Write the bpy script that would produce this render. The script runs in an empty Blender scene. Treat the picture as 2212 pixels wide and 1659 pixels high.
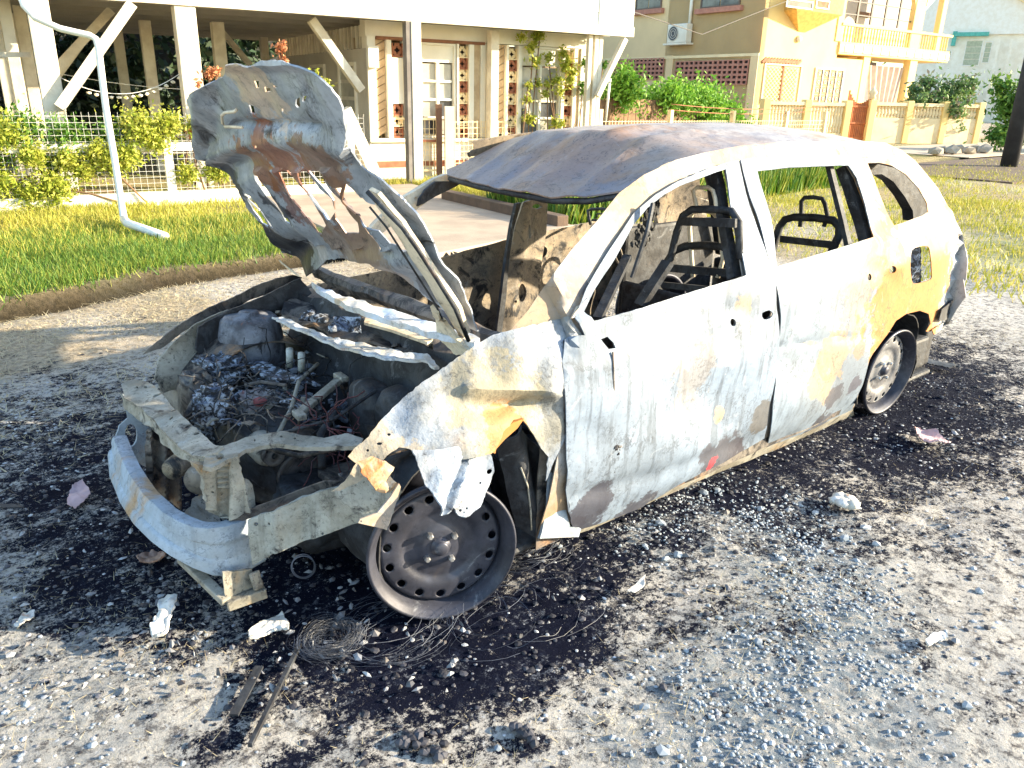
import bpy, math, random
import numpy as np
from mathutils import Vector, noise as mn
from mathutils.geometry import delaunay_2d_cdt
rnd = random.Random(7); npr = np.random.default_rng(5)
R = math.radians
scene = bpy.context.scene; COL = scene.collection
# ------------------------------------------------------------------ camera
CP = np.array([1.0730, 2.351, 1.403]); YAW, PIT, ROL, FPX = -2.273, -.351, .023, 785.0
def cam_axes():
    cy, sy, cp, sp = math.cos(YAW), math.sin(YAW), math.cos(PIT), math.sin(PIT)
    f = np.array([cy*cp, sy*cp, sp]); r = np.array([sy, -cy, 0.]); u = np.cross(r, f)
    c, s = math.cos(ROL), math.sin(ROL)
    return np.array([c*r+s*u, -s*r+c*u, f])
AX = cam_axes()
cam = bpy.data.cameras.new('camera'); co = bpy.data.objects.new('camera', cam); COL.objects.link(co)
cam.sensor_width = 36; cam.lens = 36*FPX/1024; cam.clip_end = 1500; cam.clip_start = .05
from mathutils import Matrix
mm = Matrix.Identity(4)
for i in range(3):
    mm[i][0] = AX[0][i]; mm[i][1] = AX[1][i]; mm[i][2] = -AX[2][i]; mm[i][3] = CP[i]
co.matrix_world = mm
scene.camera = co
# ------------------------------------------------------------------ light
SUN_DIR = Vector((-.74, .58, .28)).normalized()         # towards the sun
w = bpy.data.worlds.new('World'); scene.world = w; w.use_nodes = True
nt = w.node_tree; bg = nt.nodes['Background']; sk = nt.nodes.new('ShaderNodeTexSky')
sk.sky_type = 'NISHITA'; sk.sun_disc = False
sk.sun_elevation = math.asin(SUN_DIR.z); sk.sun_rotation = math.atan2(SUN_DIR.x, SUN_DIR.y)
sk.air_density = 1.3; sk.dust_density = .6; sk.ozone_density = 2.0
nt.links.new(sk.outputs[0], bg.inputs[0]); bg.inputs[1].default_value = .15
sl = bpy.data.lights.new('sun', 'SUN'); sl.energy = 5.0; sl.angle = R(.5); sl.color = (1, .85, .60)
so = bpy.data.objects.new('sun', sl); COL.objects.link(so); so.rotation_euler = SUN_DIR.to_track_quat('Z', 'Y').to_euler()
scene.view_settings.view_transform = 'Standard'; scene.view_settings.look = 'None'
scene.view_settings.exposure = 1.75; scene.view_settings.gamma = 1
# ------------------------------------------------------------------ pixel -> point on a real surface (outlines are traced, depths are the object's own)
KS = 1024/2212
def ray(u, v):
    return AX.T @ np.array([(u*KS-512)/FPX, (384-v*KS)/FPX, 1.])
def on(u, v, n, d):
    r = ray(u, v); n = np.array(n, float); return CP + r*((d-n@CP)/(n@r))
def onx(u, v, x): return on(u, v, (1, 0, 0), x)
def ony(u, v, y): return on(u, v, (0, 1, 0), y)
def onz(u, v, z=0.): return on(u, v, (0, 0, 1), z)
# ------------------------------------------------------------------ mesh helpers
class MB:
    def __init__(s): s.v = []; s.f = []
    def add(s, vs, fs):
        b = len(s.v); s.v += [tuple(map(float, p)) for p in vs]; s.f += [tuple(b+i for i in f) for f in fs]
    def hexa(s, p):          # 8 points: bottom 4, top 4
        s.add(p, [(3,2,1,0),(4,5,6,7),(0,1,5,4),(1,2,6,5),(2,3,7,6),(3,0,4,7)])
    def box(s, a, b):
        (x0,y0,z0),(x1,y1,z1) = a, b
        s.hexa([(x0,y0,z0),(x1,y0,z0),(x1,y1,z0),(x0,y1,z0),(x0,y0,z1),(x1,y0,z1),(x1,y1,z1),(x0,y1,z1)])
    def bar(s, a, b, w, h, up=(0,0,1)):
        a = Vector(a); b = Vector(b); d = (b-a).normalized(); sd = d.cross(Vector(up))
        if sd.length < 1e-3: sd = d.cross(Vector((1,0,0)))
        sd.normalize(); u = sd.cross(d); x = sd*w/2; y = u*h/2
        s.hexa([a-x-y, a+x-y, b+x-y, b-x-y, a-x+y, a+x+y, b+x+y, b-x+y])
    def tube(s, pts, r, n=6):
        pts = [Vector(p) for p in pts]; rs = r if isinstance(r, (list, tuple)) else [r]*len(pts)
        b = len(s.v); prev = None
        for i, p in enumerate(pts):
            d = (pts[min(i+1, len(pts)-1)]-pts[max(i-1, 0)])
            d = d.normalized() if d.length > 1e-9 else Vector((0,0,1))
            a = d.orthogonal().normalized() if prev is None else (prev - d*prev.dot(d)).normalized()
            prev = a; c = d.cross(a)
            for k in range(n):
                t = 2*math.pi*k/n; s.v.append(tuple(p+(a*math.cos(t)+c*math.sin(t))*rs[i]))
        for i in range(len(pts)-1):
            for k in range(n):
                s.f.append((b+i*n+k, b+i*n+(k+1)%n, b+(i+1)*n+(k+1)%n, b+(i+1)*n+k))
        s.f.append(tuple(b+k for k in range(n))[::-1]); e = b+(len(pts)-1)*n; s.f.append(tuple(e+k for k in range(n)))
    def lathe(s, prof, n=32, c=(0,0,0), ax='y', closed=False):
        b = len(s.v); m = len(prof)
        for k in range(n):
            t = 2*math.pi*k/n; ct, st = math.cos(t), math.sin(t)
            for r, h in prof:
                p = (r*ct, h, r*st) if ax == 'y' else (r*ct, r*st, h)
                s.v.append((p[0]+c[0], p[1]+c[1], p[2]+c[2]))
        for k in range(n):
            for j in range(m if closed else m-1):
                s.f.append((b+k*m+j, b+k*m+(j+1)%m, b+((k+1)%n)*m+(j+1)%m, b+((k+1)%n)*m+j))
    def rock(s, c, r, seed=None, n=1, flat=.7):
        q = seed if seed is not None else rnd.random()*99
        V = [(0,0,1)]+[(math.cos(k*1.2566+j*.628)*cc, math.sin(k*1.2566+j*.628)*cc, z) for j, (cc, z) in enumerate(((.9,.45),(.9,-.45))) for k in range(5)]+[(0,0,-1)]
        F = [(0,1+k,1+(k+1)%5) for k in range(5)]+[(1+k,6+k,1+(k+1)%5) for k in range(5)]+[(6+k,6+(k+1)%5,1+(k+1)%5) for k in range(5)]+[(11,6+(k+1)%5,6+k) for k in range(5)]
        a = rnd.random()*6.3; e = rnd.uniform(.7, 1.3)
        s.add([(c[0]+r*(x*math.cos(a)-y*e*math.sin(a))*k_, c[1]+r*(x*math.sin(a)+y*e*math.cos(a))*k_, c[2]+r*z*flat*k_)
               for (x,y,z) in V for k_ in (rnd.uniform(.75, 1.2),)], F)
    def build(s, name, m, parent=None, smooth=False, bev=0, **kw):
        o = mesh_obj(name, s.v, s.f, m, parent, smooth, **kw)
        if bev:
            md = o.modifiers.new('bevel', 'BEVEL'); md.width = bev; md.segments = 2; md.limit_method = 'ANGLE'
        return o
def mesh_obj(name, v, f, m, parent=None, smooth=False, **kw):
    me = bpy.data.meshes.new(name)
    off = np.array(wloc(parent)) if parent else np.zeros(3)
    v = np.array(v, float).reshape(-1, 3)-off
    me.from_pydata(v.tolist(), [], f); me.materials.append(m)
    if smooth: me.shade_smooth()
    o = bpy.data.objects.new(name, me); COL.objects.link(o)
    if parent: o.parent = parent
    for k, x in kw.items(): o[k] = x
    return o
def wloc(o):
    p = np.zeros(3)
    while o: p = p+np.array(o.location); o = o.parent
    return p
def thing(name, label, cat, loc=(0,0,0), group=None):
    o = bpy.data.objects.new(name, None); COL.objects.link(o); o.location = [float(c) for c in loc]; o.empty_display_size = .2
    o['label'] = label; o['category'] = cat
    if group: o['group'] = group
    return o
def tag(o, label, cat, group=None):
    o['label'] = label; o['category'] = cat
    if group: o['group'] = group
    return o
def copy_thing(src, loc, label, rz=0):
    r = src.copy(); COL.objects.link(r); r.location = loc; r.rotation_euler = (0,0,rz); r['label'] = label
    for ch in src.children:
        c = ch.copy(); COL.objects.link(c); c.parent = r
        for g in ch.children:
            d = g.copy(); COL.objects.link(d); d.parent = c
    return r
def numpy_mesh(name, V, F, m, parent=None, smooth=False, attrs=None, **kw):
    me = bpy.data.meshes.new(name); V = np.asarray(V, np.float32); F = np.asarray(F, np.int32); k = F.shape[1]
    me.vertices.add(len(V)); me.vertices.foreach_set('co', V.ravel())
    me.loops.add(F.size); me.loops.foreach_set('vertex_index', F.ravel())
    me.polygons.add(len(F)); me.polygons.foreach_set('loop_start', np.arange(0, F.size, k, dtype=np.int32))
    me.update(calc_edges=True); me.validate()
    for n_, a in (attrs or {}).items():
        at = me.attributes.new(n_, 'FLOAT', 'POINT'); at.data.foreach_set('value', np.asarray(a, np.float32))
    me.materials.append(m)
    if smooth: me.shade_smooth()
    o = bpy.data.objects.new(name, me); COL.objects.link(o)
    if parent: o.parent = parent
    for q, x in kw.items(): o[q] = x
    return o
def pip(p, poly):
    x, y = p; r = False; n = len(poly); j = n-1
    for i in range(n):
        xi, yi = poly[i]; xj, yj = poly[j]
        if (yi > y) != (yj > y) and x < (xj-xi)*(y-yi)/(yj-yi)+xi: r = not r
        j = i
    return r
def densify(poly, sp, jag=0, closed=True):
    out = []
    n = len(poly)
    for i in range(n if closed else n-1):
        a, b = poly[i], poly[(i+1) % n]; L = math.dist(a, b); k = max(1, int(L/sp))
        for j in range(k):
            t = j/k; jx, jy = (rnd.uniform(-jag, jag), rnd.uniform(-jag, jag)) if jag and j else (0, 0)
            out.append((a[0]+(b[0]-a[0])*t+jx, a[1]+(b[1]-a[1])*t+jy))
    return out
def cr(poly, k=4):           # closed Catmull-Rom rounding
    n = len(poly); out = []
    for i in range(n):
        p0, p1, p2, p3 = (np.array(poly[(i+j) % n], float) for j in (-1, 0, 1, 2))
        for s in range(k):
            t = s/k; out.append(tuple(.5*((2*p1)+(-p0+p2)*t+(2*p0-5*p1+4*p2-p3)*t*t+(-p0+3*p1-3*p2+p3)*t**3)))
    return out
def tri2d(outline, holes=(), sp=12, jag=0):
    outs = densify(outline, sp, jag); hs = [densify(h, sp*.7) for h in holes]
    pts = []; edges = []
    for lp in [outs]+hs:
        b = len(pts); pts += lp; edges += [(b+i, b+(i+1) % len(lp)) for i in range(len(lp))]
    xs = [p[0] for p in outs]; ys = [p[1] for p in outs]; nb = np.array(pts)
    y = min(ys); row = 0
    while y < max(ys):
        x = min(xs)+(row % 2)*sp/2
        while x < max(xs):
            if pip((x, y), outs) and not any(pip((x, y), h) for h in hs) and np.min((nb[:, 0]-x)**2+(nb[:, 1]-y)**2) > (sp*.45)**2:
                pts.append((x, y))
            x += sp
        y += sp*.87; row += 1
    V, E_, F, *_ = delaunay_2d_cdt([Vector(p) for p in pts], edges, [], 0, 1e-4)
    fs = []
    for f in F:
        c = sum((V[i] for i in f), Vector((0, 0)))/len(f)
        if pip(c, outs) and not any(pip(c, h) for h in hs): fs.append(tuple(f))
    return [tuple(p) for p in V], fs
def crisp(o, a=38):
    md = o.modifiers.new('crisp', 'EDGE_SPLIT'); md.split_angle = R(a)
def sheet(name, outline, surf, m, parent, holes=(), sp=12, th=.004, jag=0, disp=None, amp=0, freq=3, offs=None, **kw):
    V, F = tri2d(outline, holes, sp, jag)
    P = [Vector(surf(*p)) for p in V]
    me_n = [Vector((0,0,0)) for _ in P]
    cpv = Vector(CP)
    for f in F:
        n = (P[f[1]]-P[f[0]]).cross(P[f[2]]-P[f[0]])
        if n.dot(cpv-P[f[0]]) < 0: n = -n
        for i in f: me_n[i] += n
    out = []
    for p, n, q in zip(P, me_n, V):
        n = n.normalized() if n.length > 0 else Vector((0,1,0)); d = 0
        if amp: d += amp*mn.fractal(p*freq, .9, 2.0, 4)
        if disp: d += disp(q[0], q[1], p)
        if offs: d += offs
        out.append(p+n*d)
    F2 = []
    for f in F:
        n = (out[f[1]]-out[f[0]]).cross(out[f[2]]-out[f[0]])
        F2.append(f if n.dot(cpv-out[f[0]]) > 0 else f[::-1])
    o = mesh_obj(name, out, F2, m, parent, True, **kw)
    if th:
        md = o.modifiers.new('thickness', 'SOLIDIFY'); md.thickness = th; md.offset = -1; crisp(o)
    return o
def mirror(o, name=None):
    me = o.data.copy(); off = wloc(o.parent)[1]
    n = len(me.vertices); a = np.empty(n*3, np.float32); me.vertices.foreach_get('co', a); a = a.reshape(-1, 3)
    a[:, 1] = -(a[:, 1]+off)-off; me.vertices.foreach_set('co', a.ravel()); me.flip_normals(); me.update()
    c = bpy.data.objects.new(name or o.name.split('.')[0], me); COL.objects.link(c); c.parent = o.parent
    md = c.modifiers.new('thickness', 'SOLIDIFY'); md.thickness = .004; md.offset = -1; crisp(c)
    return c
# ------------------------------------------------------------------ materials
def newmat(name):
    m = bpy.data.materials.new(name); m.use_nodes = True; return m, m.node_tree, m.node_tree.nodes['Principled BSDF']
class NG:
    def __init__(s, nt): s.nt = nt; s.pos = nt.nodes.new('ShaderNodeNewGeometry').outputs['Position']
    def n(s, t, **k):
        x = s.nt.nodes.new(t)
        for a, b in k.items(): setattr(x, a, b)
        return x
    def link(s, a, b): s.nt.links.new(a, b)
    def noise(s, scale, det=6, rough=.6, vec=None, dist=0, stretch=None):
        x = s.n('ShaderNodeTexNoise'); x.inputs['Scale'].default_value = scale; x.inputs['Detail'].default_value = det
        x.inputs['Roughness'].default_value = rough; x.inputs['Distortion'].default_value = dist
        v = vec or s.pos
        if stretch:
            mp = s.n('ShaderNodeMapping'); mp.inputs['Scale'].default_value = stretch; s.link(v, mp.inputs[0]); v = mp.outputs[0]
        s.link(v, x.inputs['Vector']); return x.outputs['Fac']
    def ramp(s, fac, a, b):
        r = s.n('ShaderNodeMapRange'); r.interpolation_type = 'SMOOTHSTEP'
        r.inputs['From Min'].default_value = a; r.inputs['From Max'].default_value = b; s.link(fac, r.inputs['Value']); return r.outputs[0]
    def mix(s, fac, a, b):
        x = s.n('ShaderNodeMix', data_type='RGBA')
        if isinstance(fac, float): x.inputs[0].default_value = fac
        else: s.link(fac, x.inputs[0])
        for i, c in ((6, a), (7, b)):
            if isinstance(c, tuple): x.inputs[i].default_value = (*c, 1)
            else: s.link(c, x.inputs[i])
        return x.outputs[2]
    def math(s, op, a, b=None):
        x = s.n('ShaderNodeMath', operation=op)
        for i, c in enumerate((a, b)):
            if c is None: continue
            if isinstance(c, (int, float)): x.inputs[i].default_value = c
            else: s.link(c, x.inputs[i])
        return x.outputs[0]
    def bump(s, h, st, dist, bsdf, nrm=None):
        b = s.n('ShaderNodeBump'); b.inputs['Strength'].default_value = st; b.inputs['Distance'].default_value = dist
        s.link(h, b.inputs['Height'])
        if nrm: s.link(nrm, b.inputs['Normal'])
        s.link(b.outputs[0], bsdf.inputs['Normal']); return b.outputs[0]
    def attr(s, n_):
        a = s.n('ShaderNodeAttribute'); a.attribute_name = n_; return a.outputs['Fac']
def plain(name, col, rough=.8, col2=None, scale=6, bump=.2, metal=0, bscale=40, amt=(.35, .65)):
    m, nt, b = newmat(name); g = NG(nt)
    c2 = col2 or tuple(c*.75 for c in col)
    g.link(g.mix(g.ramp(g.noise(scale), *amt), col, c2), b.inputs['Base Color'])
    b.inputs['Roughness'].default_value = rough; b.inputs['Metallic'].default_value = metal
    if bump: g.bump(g.noise(bscale), bump, .01, b)
    return m
def burnt(name, c1, c2, soot=(.012,.012,.016), sootr=(.62,.75), rust=(.30,.10,.03), rustr=(.62,.74), blobs=(), soft=0., sc=3., bump=.35, rough=.62, metal=0., speck=.0, streak=0., svec=(3, 3, .25), scol=None):
    """fire-stripped sheet metal: two ash tones, rust bloom, soot, plus stains at given places (centre, radius, colour)"""
    m, nt, b = newmat(name); g = NG(nt)
    n1 = g.noise(sc, 8, .65, dist=.4); n2 = g.noise(sc*1.7, 8, .7, dist=.8, stretch=(1.1, .9, 1)); n3 = g.noise(sc*.8, 7, .62, dist=.3, stretch=(1, 1.2, .8))
    c = g.mix(g.ramp(n1, .38, .62), c1, c2)
    if streak:
        c = g.mix(g.math('MULTIPLY', g.ramp(g.noise(9, 5, .6, stretch=svec), .5, .64), streak), c, scol or tuple(x*.45 for x in c2))
    c = g.mix(g.ramp(n3, *rustr), c, rust)
    wob = g.noise(7, 6, .65); wob2 = g.noise(22, 5, .7)
    for (p, r, colr, st) in blobs:
        d = g.n('ShaderNodeVectorMath', operation='DISTANCE'); g.link(g.pos, d.inputs[0]); d.inputs[1].default_value = tuple(map(float, p))
        e = g.math('ADD', g.math('DIVIDE', d.outputs['Value'], r), g.math('ADD', g.math('MULTIPLY', g.math('SUBTRACT', wob, .5), 2.8), g.math('MULTIPLY', g.math('SUBTRACT', wob2, .5), 1.6)))
        f = g.math('MULTIPLY', g.ramp(e, 1.06+soft, .90-soft), st)
        c = g.mix(f, c, colr)
    c = g.mix(g.ramp(n2, *sootr), c, soot)
    if speck: c = g.mix(g.math('MULTIPLY', g.ramp(g.noise(70, 3, .7), .6, .68), speck), c, soot)
    fine = g.noise(60, 4, .7); c = g.mix(g.math('MULTIPLY', g.ramp(fine, .45, .7), .35), c, g.mix(.5, c, (.02,.02,.025)))
    for nn_, lv in ((n1, .47), (n3, .55), (n1, .57)):
        ln = g.ramp(g.math('ABSOLUTE', g.math('SUBTRACT', nn_, lv)), .010, .002)
        c = g.mix(g.math('MULTIPLY', g.math('MULTIPLY', ln, g.ramp(wob, .42, .58)), .55), c, g.mix(.7, c, soot))
    c = g.mix(g.math('MULTIPLY', g.ramp(g.noise(11, 9, .8, dist=.6), .56, .72), .45), c, g.mix(.75, c, soot))
    c = g.mix(g.math('MULTIPLY', g.ramp(g.noise(8, 8, .75, dist=1.), .58, .70), .22), c, (.62,.65,.70))
    g.link(c, b.inputs['Base Color'])
    g.link(g.math('ADD', g.math('MULTIPLY', n1, .5), rough-.25), b.inputs['Roughness']); b.inputs['Metallic'].default_value = metal
    h = g.math('ADD', g.math('MULTIPLY', g.noise(7, 5, .6), 1.), g.math('MULTIPLY', fine, .10))
    g.bump(h, bump, .016, b)
    return m
def leafmat(name, cols, trans=.25):
    m, nt, b = newmat(name); g = NG(nt)
    rp = nt.nodes.new('ShaderNodeValToRGB'); ri = nt.nodes.new('ShaderNodeNewGeometry')
    el = rp.color_ramp.elements; el[0].color = (*cols[0], 1); el[1].color = (*cols[-1], 1)
    for i, c in enumerate(cols[1:-1]): e = el.new((i+1)/(len(cols)-1)); e.color = (*c, 1)
    g.link(g.math('ADD', g.math('MULTIPLY', ri.outputs['Random Per Island'], .6), g.math('MULTIPLY', g.noise(1.5), .4)), rp.inputs[0])
    g.link(rp.outputs[0], b.inputs['Base Color']); b.inputs['Roughness'].default_value = .6
    t = nt.nodes.new('ShaderNodeBsdfTranslucent'); g.link(rp.outputs[0], t.inputs[0]); mx = nt.nodes.new('ShaderNodeMixShader'); mx.inputs[0].default_value = trans
    g.link(b.outputs[0], mx.inputs[1]); g.link(t.outputs[0], mx.inputs[2]); g.link(mx.outputs[0], nt.nodes['Material Output'].inputs[0])
    return m
ASH = (.29, .325, .38); CREAM = (.66, .60, .50); SOOT = (.012, .012, .017); OCH = (.40, .165, .035); TAN = (.34, .24, .15); DGREY = (.07, .07, .09)
# ================================================================== GROUND
def pol(pts, k): return [onz(*p) for p in pts]
soot_px = [(120,880,.40,.7),(230,960,.45,.75),(40,1000,.4,.55),(330,1000,.5,1),(60,1180,.25,.45),(300,1240,.26,.8),(420,1240,.25,.9),(150,1300,.2,.45),
 (620,1060,.6,1.2),(800,1150,.5,1.2),(700,1280,.26,1.2),(900,1400,.26,1.3),(1100,1360,.22,1.2),(780,1420,.2,1.1),(640,1370,.14,1),(560,1450,.09,.9),(520,1530,.07,.9),(490,1600,.06,.9),(1010,1450,.16,.9),
 (1260,1200,.22,1.1),(1180,1300,.22,1.1),(1400,1120,.28,.75),(1560,1050,.3,.8),(1700,1000,.3,.75),(1850,950,.45,1),(1980,880,.5,1.2),(2150,850,.45,.75),(2120,770,.3,.6),(2200,920,.2,.55),
 (1000,900,1.0,1.3),(1400,850,1.,1.3),(1700,800,1.,1.3),(420,1380,.12,.5),(1150,1600,.035,1),(620,1640,.05,1),(700,1600,.03,.8),(300,1420,.18,.4),(1700,1180,.09,.6),(1900,1210,.08,.5),(2040,1150,.1,.5),(1530,1300,.05,.4),(1780,1060,.12,.6),(1950,1060,.15,.5),(330,1120,.25,.8),(150,1080,.2,.7)]
soot_w = [(onz(u, v), r, s) for u, v, r, s in soot_px]
grav_px = [(1700,1130,.20,1),(1760,1230,.2,1),(1800,1330,.18,1),(1690,1420,.16,1),(1500,1060,.2,.8),(1420,1150,.14,.8),(1620,1560,.22,1),(1850,1450,.15,.9),(1900,1580,.15,.7),(100,1450,.3,.5),(1450,1610,.15,.6),(1800,1650,.2,.8)]
grav_w = [(onz(u, v), r, s) for u, v, r, s in grav_px]
def blob_field(X, Y, lst, soft=.62):
    a = np.zeros_like(X)
    for p, r, s in lst: a = np.maximum(a, s*np.clip(1.30-np.hypot(X-p[0], Y-p[1])/(r/soft), 0, 1))
    return a
def ditch_y(x): return np.interp(x, [-30, -12, -6, -1.7, -.73, .42, 3], [-8.0, -5.9, -5.0, -4.18, -4.05, -3.68, -2.7])
def vnoise(X, Y, f, seed=0):
    r = np.random.default_rng(seed); T = r.random((64, 64)); x = X*f+100; y = Y*f+100
    xi = np.floor(x).astype(int); yi = np.floor(y).astype(int); fx = x-xi; fy = y-yi; fx = fx*fx*(3-2*fx); fy = fy*fy*(3-2*fy)
    g = lambda a, b: T[a % 64, b % 64]
    return (g(xi, yi)*(1-fx)+g(xi+1, yi)*fx)*(1-fy)+(g(xi, yi+1)*(1-fx)+g(xi+1, yi+1)*fx)*fy
def ground_h(X, Y):
    X = np.asarray(X, float); Y = np.asarray(Y, float)
    d = np.abs(Y-ditch_y(X)); on_dr = np.clip((X+5.3)*2, 0, 1)*np.clip((-2.3-X)*2, 0, 1)
    h = -.27*np.exp(-(d/.24)**6)*(1-on_dr)
    near = np.exp(-((X+.5)**2+(Y-.5)**2)/40)
    h += (vnoise(X, Y, 1.3, 1)-.5)*.03+(vnoise(X, Y, 5, 2)-.5)*.012*near+(vnoise(X, Y, 17, 3)-.5)*.010*near+(vnoise(X, Y, 34, 4)-.5)*.006*near
    h += .07*np.exp(-(((X+.95)/.35)**2+((Y+4.0)/.16)**2))
    return h-.004
def lines(a, b, st, far):
    c = list(np.arange(a, b, st)); s = st; x = b
    while x < far: s *= 1.12; x += s; c.append(x)
    s = st; x = a; L = []
    while x > -far: s *= 1.10; x -= s; L.append(x)
    return np.array(L[::-1]+c)
gx = lines(-4.2, 1.6, .028, 320); gy = lines(-4.6, 2.3, .028, 320)
X, Y = np.meshgrid(gx, gy, indexing='ij'); Z = ground_h(X, Y)
nx, ny = X.shape; idx = np.arange(nx*ny).reshape(nx, ny)
F = np.stack([idx[:-1,:-1], idx[1:,:-1], idx[1:,1:], idx[:-1,1:]], -1).reshape(-1, 4)
soot = blob_field(X, Y, soot_w); grav = blob_field(X, Y, grav_w)
dd = Y-ditch_y(X)
green = np.clip((-dd-.1)*3, 0, 1)*np.clip((Y+16)*.2, 0, 1)
green = np.maximum(green, np.clip((-6.0-X)*.4, 0, 1)*np.clip((X+28)*.2, 0, 1)*np.clip(1-(vnoise(X, Y, .5, 7)-.2), 0, 1))
mud = np.exp(-(dd/.34)**6)*(Y < 0)
m, nt, b = newmat('ground_soil'); g = NG(nt)
c = g.mix(g.ramp(g.noise(2.2, 8, .7), .35, .65), (.68, .64, .59), (.54, .52, .50))
c = g.mix(g.ramp(g.noise(24, 10, .82), .47, .60), c, (.13, .12, .12))
c = g.mix(g.math('MULTIPLY', g.ramp(g.noise(60, 5, .75), .55, .66), .8), c, (.66, .67, .70))
c = g.mix(g.math('MULTIPLY', g.attr('grav'), g.ramp(g.noise(40, 6, .7), .35, .6)), c, (.20, .25, .30))
cg = g.mix(g.ramp(g.noise(3, 8, .7), .35, .62), (.42, .36, .09), (.12, .17, .03))
c = g.mix(g.math('MULTIPLY', g.attr('green'), g.ramp(g.noise(9, 8, .7), .25, .5)), c, cg)
c = g.mix(g.math('MULTIPLY', g.attr('warm'), .75), c, g.mix(g.ramp(g.noise(30, 9, .8), .42, .6), (.56, .43, .27), (.22, .17, .10)))
c = g.mix(g.attr('mud'), c, (.007, .005, .003))
sf = g.math('ADD', g.attr('soot'), g.math('ADD', g.math('ADD', g.math('MULTIPLY', g.math('SUBTRACT', g.noise(1.9, 6, .7, dist=.5), .5), 2.2), g.math('MULTIPLY', g.math('SUBTRACT', g.noise(5, 10, .8, stretch=(1, 1.8, 1)), .5), 3.0)), g.math('MULTIPLY', g.math('SUBTRACT', g.noise(45, 8, .88), .5), 4.0)))
c2 = g.mix(g.ramp(g.noise(30, 6, .7), .52, .72), (.004, .006, .020), (.016, .022, .046))
c2 = g.mix(g.math('MULTIPLY', g.ramp(g.noise(6, 8, .8), .48, .62), g.ramp(g.noise(50, 6, .85), .52, .62)), c2, (.24, .26, .31))
c2 = g.mix(g.ramp(g.noise(75, 3, .7), .66, .72), c2, (.45, .48, .55))
c = g.mix(g.math('MULTIPLY', g.ramp(sf, .40, .66), g.math('SUBTRACT', 1., g.math('MULTIPLY', g.attr('mud'), 1.))), c, c2)
g.link(c, b.inputs['Base Color']); b.inputs['Roughness'].default_value = .95; b.inputs['Specular IOR Level'].default_value = .08
g.bump(g.math('ADD', g.noise(38, 8, .8), g.math('MULTIPLY', g.noise(130, 4, .8), .4)), .9, .03, b)
GR = numpy_mesh('ground', np.stack([X, Y, Z], -1).reshape(-1, 3), F, m, smooth=True, attrs=dict(warm=(np.clip((-Y-1.0)*.8, 0, 1)*np.clip(vnoise(X, Y, 2, 31)*1.6, 0, 1)*np.clip(1.2-soot, 0, 1)).ravel(), soot=soot.ravel(), grav=grav.ravel(), green=green.ravel(), mud=mud.ravel()), kind='structure')
# driveway slab over the ditch
CONC = plain('pale_concrete', (.44, .35, .27), .9, (.34, .27, .21), 2, .4)
drive = MB(); P = [(-2.55,-3.45),(-5.25,-4.1),(-6.05,-8.7),(-3.3,-8.9)]
drive.hexa([(x, y, -.30) for x, y in P]+[(x, y, .045) for x, y in P]); drive.build('driveway', CONC, kind='structure', bev=.01)
BRN = plain('damp_brown_concrete', (.13, .085, .06), .9, (.09, .06, .045), 5, .5)
k = MB(); a = onz(964, 436, .0); b_ = onz(1215, 497, 0)
k.bar((a[0], a[1], .05), (b_[0], b_[1], .05), .16, .22); o = k.build('culvert_kerb', BRN, bev=.01); tag(o, 'low brown concrete kerb along the far edge of the driveway over the ditch', 'kerb')
WATER = plain('muddy_water', (.012,.009,.005), .9, bump=.05); WATER.node_tree.nodes['Principled BSDF'].inputs['Specular IOR Level'].default_value = .05
# water in the ditch
xs = np.linspace(-2.0, 4, 40); k = MB()
for i in range(39):
    for_a, for_b = xs[i], xs[i+1]
    k.add([(for_a, ditch_y(for_a)-.2, -.232), (for_b, ditch_y(for_b)-.2, -.232), (for_b, ditch_y(for_b)+.2, -.232), (for_a, ditch_y(for_a)+.2, -.232)], [(0,1,2,3)])
k.build('ditch_water', WATER, kind='structure')
# ------------------------------------------------------------------ grass
def blades(name, label, cat, P, h, m, w=.006, lean=.5, flat=0.):
    n = len(P); a = npr.random(n)*6.283; hh = h*(.5+npr.random(n)); ln = lean*(npr.random(n)); b_ = npr.random(n)*6.283
    d = np.stack([np.cos(a), np.sin(a), 0*a], -1)*w*(.6+npr.random(n))[:, None]
    l = np.stack([np.cos(b_), np.sin(b_), 0*a], -1)*(hh*ln)[:, None]; up = np.stack([0*a, 0*a, hh*(1-flat)], -1)
    z = ground_h(P[:, 0], P[:, 1]); B = np.stack([P[:, 0], P[:, 1], z], -1)
    V = np.stack([B-d, B+d, B+d*.2+l+up, B-d*.2+l+up], 1).reshape(-1, 3)
    i = np.arange(n)*4; F = np.stack([i, i+1, i+2, i+3], -1)
    return tag(numpy_mesh(name, V, F, m, kind='stuff'), label, cat)
def sample(n, x0, x1, y0, y1, keep):
    P = np.stack([npr.uniform(x0, x1, n*4), npr.uniform(y0, y1, n*4)], -1); P = P[keep(P[:, 0], P[:, 1]) > npr.random(len(P))]; return P[:n]
notdrive = lambda x, y: 1-((x < -2.4) & (x > -6.2) & (y < -3.4) & (y > -9) & (x < -2.4-(-y-3.4)*.15))*1.
GG = leafmat('green_grass_blades', [(.02,.08,.008),(.07,.18,.018),(.22,.28,.035),(.46,.40,.09)])  # greens carry the shaded verge, the yellow end paints its sunlit patches
GY = leafmat('yellow_grass_blades', [(.18,.24,.02),(.42,.40,.05),(.58,.45,.14)])  # yellow paints sunlight into the grass along the fence
GD = leafmat('dry_straw_blades', [(.42,.34,.20),(.62,.54,.36),(.34,.26,.16)])
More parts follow.
